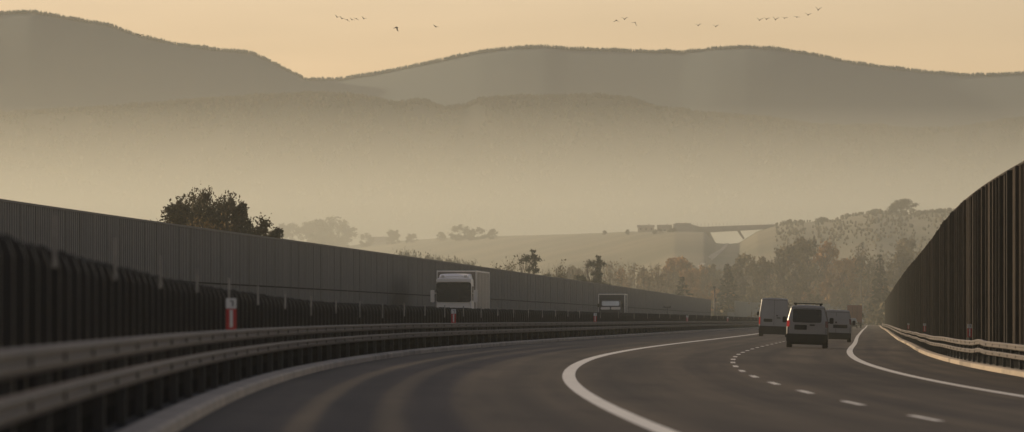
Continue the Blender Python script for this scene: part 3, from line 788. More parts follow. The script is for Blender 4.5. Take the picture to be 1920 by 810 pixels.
def fy(px): return interp(px, [300, 700, 1000, 1265, 1920], [3500, 3300, 3000, 2700, 2700])
field = Hill([(100,500),(300,478),(420,470),(520,464),(640,463),(700,455),(760,451),(830,446),(900,444),(1000,441),(1100,438),(1180,434),(1260,434),(1300,434),(1322,435),(1342,456),(1364,458),(1385,456),(1420,434),(1452,424),(1480,419),(1560,414),(1600,405),(1640,398),(1700,402),(1770,397),(1850,388),(1920,382),(2100,380),(2400,420)],
             fy, lambda px: 800 if px < 1000 else 800-150*smooth((px-1000)/200), 400, amp=1.8, fq=.008, seed=6)
field.build('field_hill', M['hill_field'], 4, 26)
def on_field(px, v):
    return field.point(px, v)
# pale track climbing under the bridge
mb = MB(); vs = []
tr = [(1292, -.62), (1300, -.52), (1316, -.42), (1336, -.30), (1354, -.16), (1364, -.02)]
for px, v in tr:
    for e in (-1, 1):
        a = field.point(px + e*5*(1-.5*(v+.7)), v); vs.append((a[0], a[1], a[2]+.5))
mb.add(vs, [(2*i, 2*i+1, 2*i+3, 2*i+2) for i in range(len(tr)-1)])
tag(mb.build('path', M['path']), kind='structure')
# wooded right flank of the field hill
slope_trees('hillside_wood', field, 2600, 1.2, 2.3, M['far_leaf'], 21, 1.1, pxr=(1455, 2100), crest=120, round_share=.97, kmin=-.75)

# ------------------------------------------------------------------ road bridge over the cutting
YB = 2700
root = empty('road_bridge', (at(1362, YB), YB, hz(430, YB)))
o0 = Vector(root.location)
def brp(px, py, dy): return Vector((at(px, YB), YB+dy, hz(py, YB))) - o0
def slab(mb, quad, dy0, dy1):
    vs = [brp(px, py, dy0) for px, py in quad] + [brp(px, py, dy1) for px, py in quad]
    n = len(quad)
    mb.add(vs, [(k, (k+1) % n, n+(k+1) % n, n+k) for k in range(n)] + [tuple(range(n-1, -1, -1)), tuple(range(n, 2*n))], 0)
b = MB(); slab(b, [(1262, 427), (1262, 440), (1320, 436), (1400, 431.5), (1456, 428), (1456, 421), (1400, 422.5), (1320, 425.5)], -6, 8); b.build('deck', M['concrete'], root)
b = MB(); slab(b, [(1262, 420), (1262, 426.8), (1290, 426), (1312, 425.3), (1290, 419)], -3.2, 4); b.build('abutment', M['concrete'], root)
for q in ([(1380, 431), (1393, 449), (1396, 447), (1386, 431)], [(1322, 434), (1338, 456), (1342, 456), (1330, 434)]):
    b = MB(); slab(b, q, -2.5, -1.5); b.build('pier', M['concrete'], root)
b = MB()
for px in range(1300, 1454, 7): slab(b, [(px-.25, 418.5 + (1300-px)*.0), (px-.25, 426-(px-1300)*.03), (px+.25, 426-(px-1300)*.03), (px+.25, 418.5)], -3.9, -3.8)
b.build('parapet', M['concrete'], root)
tag(root, 'hazy concrete road bridge with slanting legs across the gap in the hill', 'bridge')

# ------------------------------------------------------------------ houses on the hill
def house(px, py, Y, w, l, h, rh, label, rot=0.0, sink=7.0):
    x, z = at(px, Y), hz(py, Y)
    root = empty('house', (x, Y, z), (0, 0, rot)); hw, hl = w/2, l/2
    b = MB(); b.box(-hw, hw, -hl, hl, -sink, h); b.build('wall', M['house_wall'], root)
    b = MB(); e = .3
    b.add([(-hw-e,-hl-e,h),(hw+e,-hl-e,h),(hw+e,hl+e,h),(-hw-e,hl+e,h),(-hw-e,0,h+rh),(hw+e,0,h+rh)], [(0,1,5,4),(2,3,4,5),(1,2,5),(3,0,4),(3,2,1,0)])
    rf = b.build('roof', M['house_roof'], root)
    b = MB(); b.box(hw*.3, hw*.3+.5, -.3, .2, h+rh*.6, h+rh+.5); b.build('chimney', M['house_wall'], rf)
    for i in range(3):
        b = MB(); xx = -hw + w*(i+.5)/3; b.box(xx-.4, xx+.4, -hl-.03, -hl+.05, h*.35, h*.75); b.build('window', M['glass'], root)
    return tag(root, label, 'house')
house(1211, 435, 2760, 7.8, 8, 2.4, 1.0, 'flat low building alone on the hill crest, left of the bridge')
house(1246, 435, 2760, 6.6, 8, 1.5, 2.0, 'house with a small pointed roof between the flat building and the bridge')
house(1281, 435, 2730, 6.8, 8, 2.8, 1.5, 'hazy house touching the near end of the bridge')
house(712, 460, 3320, 13, 10, 2.6, 2.4, 'lone farmhouse with a long roof among the hazy trees on the far field')

# ------------------------------------------------------------------ trees
def tubes(mb, p, d, length, r, depth, rr, ends, spread=.5, n=5, up=.25, mi=0, kids=(2, 4), shrinkage=(.6, .8)):
    segs = 3; q = Vector(p); dd = Vector(d).normalized(); rad = r
    for i in range(segs):
        dd = (dd + Vector((rr.uniform(-.18, .18), rr.uniform(-.18, .18), rr.uniform(-.05, .18)*up*2))).normalized()
        q2 = q + dd*(length/segs); r2 = rad*.84
        mb.tube(q, q2, rad, r2, n, mi, caps=False); q, rad = q2, r2
        if depth > 0 and i > 0:
            for _ in range(rr.randint(*kids) - 1):
                a = Vector((rr.uniform(-1, 1), rr.uniform(-1, 1), rr.uniform(-.1, .9)))
                tubes(mb, q, dd + a.normalized()*spread*2, length*rr.uniform(*shrinkage), rad*.55, depth-1, rr, ends, spread, max(3, n-1), up, mi, kids, shrinkage)
    if depth == 0: ends.append((q, dd))
    else: tubes(mb, q, dd, length*.6, rad, depth-1, rr, ends, spread, max(3, n-1), up, mi, kids, shrinkage)

def leaf(mb, c, size, rr, mi=0):
    a = Vector((rr.gauss(0, 1), rr.gauss(0, 1), rr.gauss(0, 1))).normalized(); b = a.orthogonal().normalized()
    t = rr.random()*6.28; u = b*math.cos(t) + a.cross(b)*math.sin(t); w = a.cross(u)
    l, h = size*rr.uniform(.7, 1.3), size*rr.uniform(.4, .7)
    c = Vector(c)
    mb.add([c-u*l, c-w*h*.8, c+u*l, c+w*h], [(0, 1, 2, 3)], mi)

PROTO = {}
def proto(key, fn):
    if key not in PROTO: PROTO[key] = fn()
    return PROTO[key]
def broad_proto(seed, H=10.0, W=7.0, clumps=34, per=46, size=.34, leafm=None, bare=.18, trunk_frac=.22, bark=None, flat=1.0):
    """unit tree: trunk + limbs (mesh), leaves (mesh)"""
    rr = random.Random(seed); tb, lf = MB(), MB(); ends = []
    tubes(tb, (0, 0, -.4), (rr.uniform(-.05, .05), 0, 1), H*.42, H*.024, 3, rr, ends, .42, 6, .35)
    # keep limbs inside the crown by scaling to size
    zmax = max(v[2] for v in tb.v); wmax = max(max(abs(v[0]), abs(v[1])) for v in tb.v)
    sx, sz = (W*.46)/max(wmax, .1), (H*.96)/zmax
    tb.v = [(v[0]*min(1, .25+abs(v[2])/H*3)*sx if v[2] > H*.1 else v[0], v[1]*min(1, .25+abs(v[2])/H*3)*sx if v[2] > H*.1 else v[1], v[2]*sz) for v in tb.v]
    lobes = []
    for i in range(max(7, clumps//5)):
        t = rr.random()**.9; env = W*.5*math.sin(math.pi*(.12+.80*t)**flat)**.7; a = rr.random()*6.28; rad = env*rr.uniform(.35, .95)
        lobes.append(Vector((rad*math.cos(a), rad*math.sin(a), H*(trunk_frac + (1-trunk_frac)*(.08+.86*t)))))
    for i in range(clumps):
        lb = lobes[i % len(lobes)]
        c = lb + Vector((rr.gauss(0, 1), rr.gauss(0, 1), rr.gauss(0, .9)))*W*.085
        zm, zr = H*(1+trunk_frac)/2, H*(1-trunk_frac)/2
        rho = math.sqrt((c.x**2 + c.y**2)/(W*.5)**2 + ((c.z-zm)/zr)**2)
        if rho > .9:
            k = rr.uniform(.72, 1.0)/rho; c = Vector((c.x*k, c.y*k, zm + (c.z-zm)*k))
        zc = c.z; cr = W*rr.uniform(.05, .10)
        tb.tube((c.x*.25, c.y*.25, zc*.86), c, .035*H/10, .012*H/10, 3, 0, caps=False)
        for _ in range(int(per*rr.uniform(.5, 1.4))):
            q = Vector((rr.gauss(0, 1), rr.gauss(0, 1), rr.gauss(0, .85)))*cr*.54
            leaf(lf, c+q, size*rr.uniform(.6, 1.1), rr)
    for i in range(0):
        t = rr.random()
        zc = H*(trunk_frac + (1-trunk_frac)*(.06 + .90*t))
        env = W*.5*math.sin(math.pi*(.12+.80*t)**flat)**.7
        a = rr.random()*6.28; rad = env*(rr.random()**.45)*rr.uniform(.75, 1.05)
        c = Vector((rad*math.cos(a), rad*math.sin(a), zc)); cr = W*rr.uniform(.06, .14)
        tb.tube((c.x*.25, c.y*.25, zc*.86), c, .035*H/10, .012*H/10, 3, 0, caps=False)
        for _ in range(int(per*rr.uniform(.5, 1.4))):
            q = Vector((rr.gauss(0, 1), rr.gauss(0, 1), rr.gauss(0, .85)))*cr*.62
            leaf(lf, c+q, size*rr.uniform(.6, 1.1), rr)
    return (tb.build('trunk', bark or M['bark']).data, lf.build('crown', leafm).data)
def bare_proto(seed, H=11.0, W=4.0, leafm=None, leaves=260, bark=None, up=.9):
    rr = random.Random(seed); tb, lf = MB(), MB(); ends = []
    tubes(tb, (0, 0, -.4), (rr.uniform(-.06, .06), 0, 1), H*.40, H*.034, 4, rr, ends, .30, 6, up, kids=(2, 3))
    zmax = max(v[2] for v in tb.v); wmax = max(max(abs(v[0]), abs(v[1])) for v in tb.v)
    sx, sz = (W*.5)/max(wmax, .1), H/zmax
    tb.v = [(v[0]*sx, v[1]*sx, v[2]*sz) for v in tb.v]
    for _ in range(leaves):
        q, d = rr.choice(ends); q = Vector((q[0]*sx, q[1]*sx, q[2]*sz))*rr.uniform(.75, 1.0)
        leaf(lf, q + Vector((rr.gauss(0, .35), rr.gauss(0, .35), rr.gauss(0, .4))), .20, rr)
    return (tb.build('trunk', bark or M['bark_pale']).data, lf.build('crown', leafm).data)
def fir_proto(seed, H=11.0, W=4.4, leafm=None, loose=0.0):
    rr = random.Random(seed); tb, lf = MB(), MB()
    tb.tube((0, 0, -.4), (0, 0, H*.98), H*.018, .02, 6)
    z = H*.08
    while z < H*.98:
        t = (z/H); rad = W*.5*(1-t)**.85*rr.uniform(.75, 1.15) + .10
        nb = max(4, int(9*(1-t))+3)
        for k in range(nb):
            if rr.random() < loose: continue
            a = 6.283*(k + rr.random()*.8)/nb; L = rad*rr.uniform(.7, 1.1)
            tip = Vector((L*math.cos(a), L*math.sin(a), z - L*.30 + rr.uniform(-.1, .1))); rt = Vector((0, 0, z))
            side = Vector((-math.sin(a), math.cos(a), 0))*(L*.20+.10)
            md = (tip*.6 + rt*.4) + Vector((0, 0, .05))
            lf.add([rt, md-side, tip, md+side], [(0, 1, 2, 3)])
            lf.add([md-side*.7-Vector((0, 0, .32)), md+Vector((0, 0, .05)), tip-Vector((0, 0, .22)), md+side*.7-Vector((0, 0, .30))], [(0, 1, 2, 3)])
            for _ in range(2): leaf(lf, rt.lerp(tip, rr.uniform(.4, 1)) - Vector((0, 0, rr.uniform(0, .2))), .24, rr)
        z += H*.030*rr.uniform(.8, 1.2)
    return (tb.build('trunk', M['bark']).data, lf.build('crown', leafm or M['needle']).data)
def drop_protos():
    for o in list(COL.objects):
        if o.get('proto'): bpy.data.objects.remove(o)

def mkproto(key, fn):
    before = set(COL.objects)
    r_ = fn()
    for o in set(COL.objects) - before: bpy.data.objects.remove(o)
    PROTO[key] = r_
# autumn kinds
for k, (sd, kw) in enumerate([(31, dict(leafm=M['leaf_rust'], clumps=56)), (32, dict(leafm=M['leaf_rust'], W=5.4, clumps=46)), (33, dict(leafm=M['leaf_rust'], W=8, clumps=44))]):
    mkproto(('rust', k), lambda: broad_proto(sd, **kw))
for k, (sd, kw) in enumerate([(41, dict(leafm=M['leaf_olive'], clumps=50)), (42, dict(leafm=M['leaf_olive'], W=5.2, clumps=46)), (43, dict(leafm=M['leaf_olive'], W=8.4, clumps=46))]):
    mkproto(('olive', k), lambda: broad_proto(sd, **kw))
for k, (sd, kw) in enumerate([(51, dict(leafm=M['leaf_straw'], W=4.4, clumps=26)), (52, dict(leafm=M['leaf_straw'], W=5.6))]):
    mkproto(('straw', k), lambda: broad_proto(sd, **kw))
for k in range(4): mkproto(('bare', k), lambda: bare_proto(61+k, W=3.2+.6*k, leafm=M['leaf_straw'], leaves=160))
for k in range(2): mkproto(('twiggy', k), lambda: bare_proto(71+k, W=5.5, leafm=M['leaf_olive'], leaves=500, bark=M['bark'], up=.6))
for k in range(3): mkproto(('fir', k), lambda: fir_proto(81+k, W=4.2+.5*k, loose=.08*k))
mkproto(('pine', 0), lambda: broad_proto(91, W=4.4, clumps=52, per=75, size=.14, leafm=M['needle'], trunk_frac=.14))
mkproto(('pine', 1), lambda: broad_proto(92, W=3.6, clumps=46, per=70, size=.14, leafm=M['needle'], trunk_frac=.10))
for k in range(2): mkproto(('far', k), lambda: broad_proto(95+k, W=9.5, clumps=70, per=60, size=.36, leafm=M['far_leaf'], trunk_frac=.06))
mkproto(('hedge', 0), lambda: broad_proto(98, H=10, W=16, clumps=110, per=60, size=.36, leafm=M['far_leaf'], trunk_frac=.0))
mkproto(('big', 0), lambda: broad_proto(101, H=10, W=9.2, clumps=165, per=115, size=.14, leafm=M['leaf_dark'], trunk_frac=.10, flat=.8))
mkproto(('big', 1), lambda: broad_proto(102, H=10, W=5.0, clumps=118, per=110, size=.14, leafm=M['leaf_dark'], trunk_frac=.05))
mkproto(('big', 2), lambda: broad_proto(103, H=10, W=12.0, clumps=90, per=80, size=.17, leafm=M['leaf_gold'], trunk_frac=.02))

NPROTO = {'rust': 3, 'olive': 3, 'straw': 2, 'bare': 4, 'twiggy': 2, 'fir': 3, 'pine': 2, 'far': 2, 'hedge': 1, 'big': 3}
tr_r = random.Random(77)
def tree(kind, px, py, Y, label, group=None, wid=1.0, ground=None, var=None, name=None):
    if group == 'trees of the autumn belt' and kind in ('rust', 'olive', 'straw'): py -= 6
    if ground is None and Y > 800: Y *= 1.65
    elif ground is None and Y > 600: Y *= 1.25
    gz = GZ if ground is None else ground
    h = hz(py, Y) - gz
    k = var if var is not None else tr_r.randrange(NPROTO[kind])
    tm, cm = PROTO[(kind, k)]
    H0 = 11.0 if kind in ('bare', 'twiggy', 'fir') else 10.0
    sc = h/H0
    nm = name or {'fir': 'spruce_tree', 'pine': 'pine_tree', 'bare': 'bare_tree', 'twiggy': 'bare_tree', 'hedge': 'hedge_bush'}.get(kind, 'broadleaf_tree')
    root = empty(nm, (at(px, Y), Y, gz), (0, 0, tr_r.random()*6.28)); root.scale = (sc*wid, sc*wid, sc)
    for pn, me in (('trunk', tm), ('crown', cm)):
        o = bpy.data.objects.new(pn, me); o.parent = root; link(o)
    return tag(root, label, 'bush' if kind == 'hedge' else 'tree', group)

G = 'trees of the dark leafy clump over the wall'
for px, py, Y, v, wd, lab in ((348, 361, 384, 1, 1.0, 'leftmost tall dark tree of the leafy clump rising over the grey wall'), (384, 360, 388, 0, .52, 'broad dark tree in the middle of the leafy clump over the wall'),
                              (425, 354, 386, 1, .75, 'slender dark tree with the highest tip in the leafy clump'), (457, 378, 390, 1, .85, 'dark tree right of the highest tip, lower than it'), (488, 406, 392, 1, .9, 'lowest dark tree where the leafy clump slopes to the wall')):
    tree('big', px, py, Y, lab, G, wd, var=v)
tree('big', 368, 404, 378, 'wide yellowing bush glowing at the foot of the dark leafy clump', var=2, wid=.60, name='yellow_bush')
# hazy trees on the far field
for i, (px, py, w, lab) in enumerate([(543, 424, 1.0, 'hazy round tree just right of the big leafy tree clump'), (578, 421, 1.0, 'hazy broad tree in the middle of the far clump right of the leafy tree'), (600, 420, .8, 'hazy slim tree against the tall round tree of the far clump'),
                                       (632, 410, 1.2, 'tallest hazy round tree at the right end of the far clump'), (737, 436, .8, 'small hazy round tree beside the farmhouse'), (690, 441, .8, 'low hazy tree at the left gable of the farmhouse'),
                                       (868, 425, 1.0, 'hazy round tree, the larger of the pair on the field skyline'), (893, 430, 1.0, 'hazy tree, the smaller of the pair on the field skyline'), (925, 434, .7, 'tiny slim hazy tree alone right of the pair on the skyline'),
                                       (773, 443, .9, 'very small hazy bush-like tree on the field skyline'), (826, 440, .7, 'thin tiny hazy tree left of the pair on the skyline')]):
    Yt = fy(px) - 60; gy = field.point(px, -60/800.)[2] - .3
    tree('far', px, py-5, Yt, lab, None, w*1.35, ground=gy-2)
for px, py, w, lab in [(1232, 428, 1.0, 'low bush between the flat building and the pointed roof house'), (1262, 427, .9, 'low bush between the pointed roof house and the bridge house'), (1133, 432, .8, 'low bush alone on the skyline left of the flat hill building'), (1177, 430, .6, 'tiny bush touching the flat hill building'), (1470, 413, .8, 'small hazy tree where the bridge meets the wooded hill'), (1482, 411, .8, 'hazy tree second from the bridge end on the wooded hill'), (1543, 407, 1.3, 'broad low hazy tree alone on the hill skyline'),
                       (1640, 392, 1.6, 'wide hazy tree clump left of the tall round tree on the hill'), (1662, 395, 1.3, 'hazy tree close left of the tall round hilltop tree'), (1698, 373, 1.15, 'tall round tree standing out on the hilltop skyline'), (1735, 393, 1.3, 'low hazy tree right of the tall hilltop tree'), (1762, 391, 1.2, 'hazy tree at the skyline nearest the brown wall')]:
    gy = field.point(px, -.02)[2] - .4
    tree('far', px, py, 2690, lab, 'hazy trees on the hill skyline', w*1.45, ground=gy-2.5)
# dark trees beyond the wall
for kind, px, py, Y, w, v, lab in [('pine', 986, 466, 640, 1.0, 0, 'tallest dark pine above the middle of the long grey wall'), ('twiggy', 953, 474, 650, .7, 0, 'thin twiggy dark tree left of the tallest dark pine'), ('pine', 1019, 485, 650, .8, 1, 'slim dark pine right of the tallest one'),
                                   ('twiggy', 932, 488, 660, .7, 1, 'low twiggy dark shrub-like tree left of the thin dark tree'), ('twiggy', 1053, 482, 690, .7, 0, 'twiggy tree between the slim pine and the pointed one'), ('pine', 1110, 477, 700, 1.0, 0, 'dark bushy pine in the right clump above the small truck'),
                                   ('fir', 1123, 478, 710, .7, 1, 'narrow pointed conifer behind the bushy pine in the right clump'), ('pine', 1083, 489, 700, .9, 1, 'dark low pine at the left of the right clump'), ('twiggy', 884, 484, 680, .6, 1, 'small bare tree poking over the wall right of the big truck')]:
    tree(kind, px, py, Y, lab, 'dark trees close behind the long grey wall', w, var=v)
for i in range(9):
    px = 745 + i*17 + tr_r.uniform(-6, 6)
    tree('hedge', px, 476 + i*2.2 + tr_r.uniform(-2, 3), 1050, 'hazy low bush peeping over the middle of the grey wall', 'bushes peeping over the wall', .35)
# pale bare trees
for i, (px, py) in enumerate([(1072, 492), (1142, 480), (1166, 484), (1187, 483), (1205, 492), (1231, 486), (1092, 500), (1250, 497), (1040, 498)]):
    tree('bare', px, py, tr_r.uniform(880, 960), ['pale bare tree left of the dark clump', 'pale bare tree touching the dark clump from behind', 'pale bare tree with two upright limbs, right of the dark clump', 'pale bare tree with a narrow fork, centre of the bare row', 'short pale bare tree in the bare row before the broad one',
         'broadest pale bare tree, its limbs fanning out', 'short pale bare tree behind the dark clump', 'pale bare tree at the autumn edge of the bare row', 'pale bare tree behind the slim dark pine'][i], 'pale bare trees behind the wall', 1.15)
# autumn belt: named trees
for kind, px, py, Y, w, lab in [('fir', 1279, 515, 820, 1.9, 'dark spruce low above the end of the long grey wall'), ('fir', 1364, 490, 915, 1.6, 'broad dark spruce in front of the rust trees, above the lamp mast'), ('rust', 1276, 482, 1080, .8, 'rust coloured tree standing behind the low spruce'), ('rust', 1306, 488, 1100, .9, 'rust coloured tree between the two dark spruces'),
                                ('olive', 1402, 474, 1060, .9, 'olive tree right of the broad spruce'), ('olive', 1440, 478, 1050, .9, 'olive brown tree above the tall white van'), ('olive', 1478, 471, 1060, .9, 'dark olive tree left of the tall round topped one'), ('olive', 1516, 457, 1080, .9, 'tall round topped tree over the nearest van'),
                                ('rust', 1551, 459, 1090, .75, 'tall rust brown round tree over the small half hidden van'), ('twiggy', 1614, 450, 1060, .9, 'tallest twiggy bare tree right of the rust round tree'), ('fir', 1650, 472, 925, 1.15, 'pointed dark spruce near the brown wall'), ('straw', 1716, 442, 1180, .9, 'pale orange tree rising behind the brown wall'),
                                ('bare', 1698, 462, 1150, .8, 'thin bare tree left of the pale orange tree'), ('rust', 1586, 484, 1080, .9, 'low rust tree between the round tree and the twiggy one'), ('olive', 1686, 484, 1090, .9, 'olive tree between the dark spruce and the brown wall'), ('straw', 1340, 492, 1120, .8, 'straw coloured tree at the left shoulder of the broad spruce')]:
    tree(kind, px, py, Y, lab, 'trees of the autumn belt', w)
# the belt's fill: rows of trees nothing tells apart
fills = [('rust', 'rust brown tree in the thick of the hazy autumn belt'), ('olive', 'olive brown tree in the thick of the hazy autumn belt'), ('straw', 'straw coloured tree in the thick of the hazy autumn belt'), ('bare', 'bare pale stemmed tree in the thick of the hazy autumn belt')]
for row, (Y, ylo, yhi, n) in enumerate([(1250, 486, 502, 36), (1130, 508, 530, 30), (1000, 526, 552, 24)]):
    for i in range(n):
        px = 1130 + (1790-1130)*(i + tr_r.random())/n
        if row == 0 and px < 1220: px += 60
        kind, lab = fills[tr_r.choices([0, 1, 2, 3], [3, 3.5, 2, 1.5])[0]]
        if px < 1260 and kind != 'bare': kind, lab = tr_r.choice([fills[2], fills[3]])
        py = tr_r.uniform(ylo, yhi) + (12 if px < 1260 else 0)
        tree(kind, px, py, Y*tr_r.uniform(.96, 1.04), lab, lab.split(' in ')[0] + 's filling the belt', tr_r.uniform(.8, 1.15))
for i in range(22):
    px = 1050 + 270*(i + tr_r.random())/22
    kind = tr_r.choice(['bare', 'straw', 'bare', 'straw', 'rust'])
    word = {'bare': 'slender bare pale tree', 'straw': 'slender straw coloured tree', 'rust': 'slender rust coloured tree'}[kind]
    tree(kind, px, tr_r.uniform(484, 504), 1010*tr_r.uniform(.95, 1.1), word + ' in the thin left end of the hazy autumn belt', word + 's at the thin end of the belt', tr_r.uniform(.5, .75))
# undergrowth along the belt's foot
mb = MB(); ur = random.Random(5)
for i in range(9000):
    px = ur.uniform(1080, 1800); Y = ur.uniform(1450, 1900)
    leaf(mb, (at(px, Y), Y, GZ + abs(ur.gauss(0, 2.8))*(1+.5*mnoise.noise(Vector((px*.03, Y*.01, 0))))), .8, ur)
tag(mb.build('undergrowth', M['leaf_olive']), kind='stuff')

# ------------------------------------------------------------------ small roadside things
Ym = 1150
root = empty('lamp_mast', (at(1340, Ym), Ym, GZ)); H = hz(540, Ym) - GZ
b = MB(); b.tube((0, 0, 0), (0, 0, H), .20, .13, 8); b.build('pole', M['metal_dark'], root)
b = MB(); b.box(-.35, .2, -.2, .2, H-.05, H+.35); b.box(-.15, .15, -.15, .15, H-.9, H-.4); b.build('lamp_head', M['metal_dark'], root)
b = MB(); b.box(.05, .35, -.12, .12, H-2.8, H-2.0); b.build('control_box', M['metal_dark'], root)
tag(root, 'thin dark mast standing in the gap after the end of the long grey wall', 'lamp mast')
for px, s, zt, w, lab in ((1251, 640, 2.45, .42, 'small dark T shaped sign post in front of the far end of the grey wall'), (1029, 420, 1.55, .10, 'short dark stub post in front of the grey wall between the two trucks')):
    a = pos(s, -17.0); Yt = a[1]; X = at(px, Yt)
    root = empty('sign_post', (X, Yt, a[2]))
    b = MB(); b.tube((0, 0, -.1), (0, 0, zt), .06, .05, 6); b.build('pole', M['metal_dark'], root)
    b = MB(); b.box(-w, w, -.05, .05, zt-.14, zt+.02); 
    if w > .3: b.box(-w, -w+.14, -.05, .05, zt+.02, zt+.12); b.box(w-.14, w, -.05, .05, zt+.02, zt+.12)
    b.build('sign_head', M['metal_dark'], root)
    tag(root, lab, 'sign post')
# railing with pale posts crossing far beyond the truck
Yr = 1900
root = empty('railing', (at(1632, Yr), Yr, GZ)); 
for i, px in enumerate([1606, 1619, 1632, 1641, 1645, 1652]):
    b = MB(); x = at(px, Yr) - root.location.x; b.box(x-.10, x+.10, -.1, .1, 0, hz(571, Yr)-GZ); b.build('post', M['post_pale'], root)
b = MB(); b.box(-5.5, 5.0, -.05, .05, hz(583, Yr)-GZ-.25, hz(583, Yr)-GZ); b.box(-5.5, 5.0, -.05, .05, hz(578, Yr)-GZ-.12, hz(578, Yr)-GZ); b.build('rail', M['wall_far'], root)
tag(root, 'far railing with pale upright posts crossing beyond the brown red truck', 'railing')

# ------------------------------------------------------------------ birds (each one mesh: body, neck, tail and two wings)
def bird(px, py, span_px, dih, yaw, label, group, Y=760, roll=0.0):
    Y *= .6; span_px *= 1.15
    sp = span_px*Y/F/2
    b = MB(); k = sp
    prof = [(-.95, .015), (-.7, .05), (-.35, .13), (0, .17), (.35, .14), (.6, .07), (.85, .05), (1.0, .012)]
    n = 6; vs = []
    for t, r_ in prof:
        for j in range(n): vs.append((r_*k*math.cos(j*6.283/n), t*k*.72, r_*k*math.sin(j*6.283/n)))
    fs = [(i*n+j, i*n+(j+1) % n, (i+1)*n+(j+1) % n, (i+1)*n+j) for i in range(len(prof)-1) for j in range(n)]
    fs += [tuple(range(n-1, -1, -1)), tuple(range((len(prof)-1)*n, len(prof)*n))]
    b.add(vs, fs, 0, True)
    for sx in (-1, 1):
        pts = []
        for u, ch0, ch1, zz_ in ((0.02, .30, -.28, .05), (.5, .34, -.20, .05+dih*.5), (1.0, .05, -.16, .05+dih*(.5+.28))):
            for yy, dz in ((ch0, .0), (ch1, .0)):
                pts.append((sx*u*k, yy*k, zz_*k + .022*k)); pts.append((sx*u*k, yy*k, zz_*k - .022*k))
        fs = []
        for i in range(2):
            o = i*4
            fs += [(o, o+4, o+6, o+2), (o+1, o+3, o+7, o+5), (o, o+1, o+5, o+4), (o+2, o+6, o+7, o+3)]
        fs += [(8, 10, 11, 9), (0, 2, 3, 1)]
        b.add(pts, fs, 0)
    o = b.build('bird', M['bird'], None, normals=True)
    o.location = (at(px, Y), Y, hz(py, Y)); o.rotation_euler = (.15, roll, yaw)
    return tag(o, label, 'bird', group)
ordn = ['first', 'second', 'third', 'fourth', 'fifth', 'sixth', 'seventh']
for i, (px, py) in enumerate([(632, 32), (641, 35), (651, 37), (660, 37), (668, 35), (682, 35)]):
    bird(px, py, 10, [.5, .6, -.4, .3, -.2, .5][i], .5, ordn[i] + ' bird from the left in the tight little flock over the mountain dip', 'tight flock of small birds', 820, .35)
bird(744, 51, 12, -1.1, .8, 'lone dark bird with drooping wings right of the tight little flock', 'lone birds', 700, .4)
bird(817, 50, 12, .25, .6, 'lone dark bird gliding between the little flock and the sky centre', 'lone birds', 700, .3)
for i, (px, py, dh, rl) in enumerate([(1156, 38, -.7, 0), (1171, 36, .7, 0), (1191, 42, -.9, .5)]):
    bird(px, py, 11, dh, .3, ordn[i] + ' dark bird from the left in the loose trio over the long ridge', 'loose trio of birds', 760, rl)
for i, (px, py) in enumerate([(1309, 48), (1342, 50)]):
    bird(px, py, 11, .7, .2, ['left', 'right'][i] + ' one of the two dark birds flying level over the long ridge', 'pair of birds', 740)
for i, (px, py, dh) in enumerate([(1424, 38, .8), (1437, 36, .6), (1454, 37, .9), (1471, 34, .3), (1494, 32, .1), (1515, 28, .6), (1534, 19, 1.1)]):
    bird(px, py, 11, dh, .25, ordn[i] + ' dark bird from the left in the rising line of seven', 'rising line of birds', 740, .1)
bird(263, 66, 13, .2, .4, 'dark bird low against the skyline of the highest mountain', 'lone birds', 700)

# ------------------------------------------------------------------ haze
hb = MB(); hb.box(-2600, 2600, -150, 4700, GZ-1.0, 114)
def haze_mat(name, dens, col=(.86, .885, .785), g=.52):
    hm = bpy.data.materials.new(name); hm.use_nodes = True
    nt = hm.node_tree; nt.nodes.clear()
    out = nt.nodes.new('ShaderNodeOutputMaterial'); pv = nt.nodes.new('ShaderNodeVolumePrincipled')
    pv.inputs['Color'].default_value = (*col, 1)
    pv.inputs['Density'].default_value = dens
    pv.inputs['Anisotropy'].default_value = g
    nt.links.new(pv.outputs['Volume'], out.inputs['Volume'])
    return hm
tag(hb.build('haze', haze_mat('morning haze', 1.75e-4)), kind='stuff')
# the thicker mist that lies in the valley floor before the mountains
hb = MB(); hb.box(-2500, 2500, 2550, 4690, GZ-.7, 97)
tag(hb.build('haze', haze_mat('valley mist', 5.8e-4)), kind='stuff')


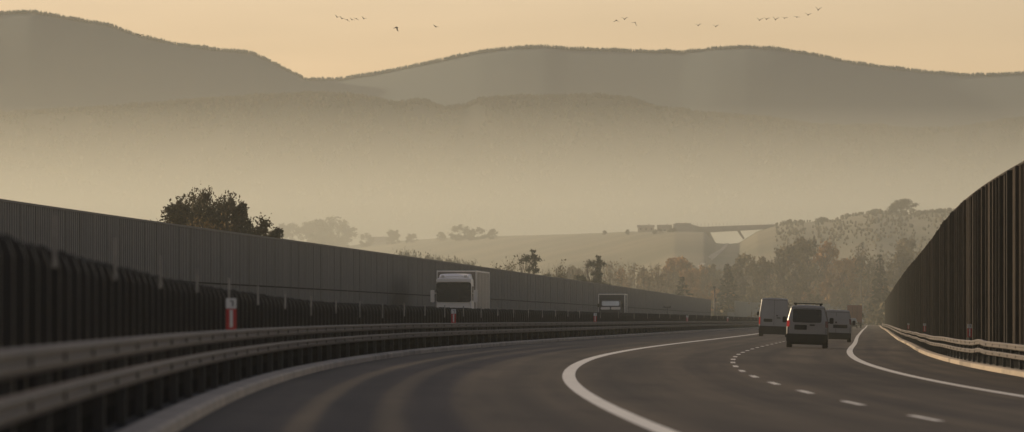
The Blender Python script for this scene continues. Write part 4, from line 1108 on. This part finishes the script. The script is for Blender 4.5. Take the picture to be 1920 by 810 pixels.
# ------------------------------------------------------------------ light, sky, camera
SUN_AZ, SUN_EL = -62.0, 15.0      # degrees: azimuth clockwise from +Y (the way we look)
w = bpy.data.worlds.new('World'); scene.world = w; w.use_nodes = True
nt = w.node_tree; N = nt.nodes; L = nt.links
bg = N['Background']
sky = N.new('ShaderNodeTexSky'); sky.sky_type = 'NISHITA'; sky.sun_disc = False
sky.sun_elevation = math.radians(SUN_EL); sky.sun_rotation = math.radians(SUN_AZ)
sky.air_density = 1.0; sky.dust_density = 0.8; sky.ozone_density = 0.3
mx = N.new('ShaderNodeMix'); mx.data_type = 'RGBA'; mx.blend_type = 'MULTIPLY'; mx.inputs['Factor'].default_value = 1
mx.inputs[7].default_value = (1.0, .745, .69, 1)
L.new(sky.outputs['Color'], mx.inputs[6])
wc = N.new('ShaderNodeTexCoord'); wm = N.new('ShaderNodeMapping'); wm.inputs['Scale'].default_value = (9, 9, 70); wm.inputs['Rotation'].default_value = (0, .12, 0)
L.new(wc.outputs['Generated'], wm.inputs['Vector'])
wn = N.new('ShaderNodeTexNoise'); wn.inputs['Scale'].default_value = 1.0; wn.inputs['Detail'].default_value = 5; L.new(wm.outputs['Vector'], wn.inputs['Vector'])
wr_ = N.new('ShaderNodeMapRange'); wr_.inputs['From Min'].default_value = .3; wr_.inputs['From Max'].default_value = .7; wr_.inputs['To Min'].default_value = .92; wr_.inputs['To Max'].default_value = 1.10
L.new(wn.outputs['Fac'], wr_.inputs['Value'])
m2 = N.new('ShaderNodeMix'); m2.data_type = 'RGBA'; m2.blend_type = 'MULTIPLY'; m2.inputs['Factor'].default_value = 1
L.new(mx.outputs[2], m2.inputs[6]); L.new(wr_.outputs['Result'], m2.inputs[7]); L.new(m2.outputs[2], bg.inputs['Color'])
bg.inputs['Strength'].default_value = 0.10
sl = bpy.data.lights.new('sun', 'SUN'); sl.energy = 3.1; sl.angle = math.radians(1.2); sl.color = (1.0, .81, .54)
so = link(bpy.data.objects.new('sun', sl))
az, el = math.radians(SUN_AZ), math.radians(SUN_EL)
dirv = Vector((math.sin(az)*math.cos(el), math.cos(az)*math.cos(el), math.sin(el)))
so.rotation_euler = dirv.to_track_quat('Z', 'Y').to_euler()
so.location = dirv*200

cam = bpy.data.cameras.new('camera'); cam.lens = 200; cam.sensor_width = 36; cam.clip_start = .5; cam.clip_end = 40000
cam.shift_y = (Y0-405)/1920.0
cam.dof.use_dof = True; cam.dof.focus_distance = 300; cam.dof.aperture_fstop = 3.6
co = link(bpy.data.objects.new('camera', cam)); co.location = (0, 0, CAM_H); co.rotation_euler = (math.radians(90), 0, 0)
scene.camera = co

scene.render.resolution_x, scene.render.resolution_y = 1024, 432
vs_ = scene.view_settings; vs_.view_transform = 'Standard'; vs_.look = 'None'; vs_.gamma = 1; vs_.use_curve_mapping = False
vs_.exposure = 0.50
scene.cycles.use_denoising = True
scene.cycles.max_bounces = 6; scene.cycles.volume_bounces = 1
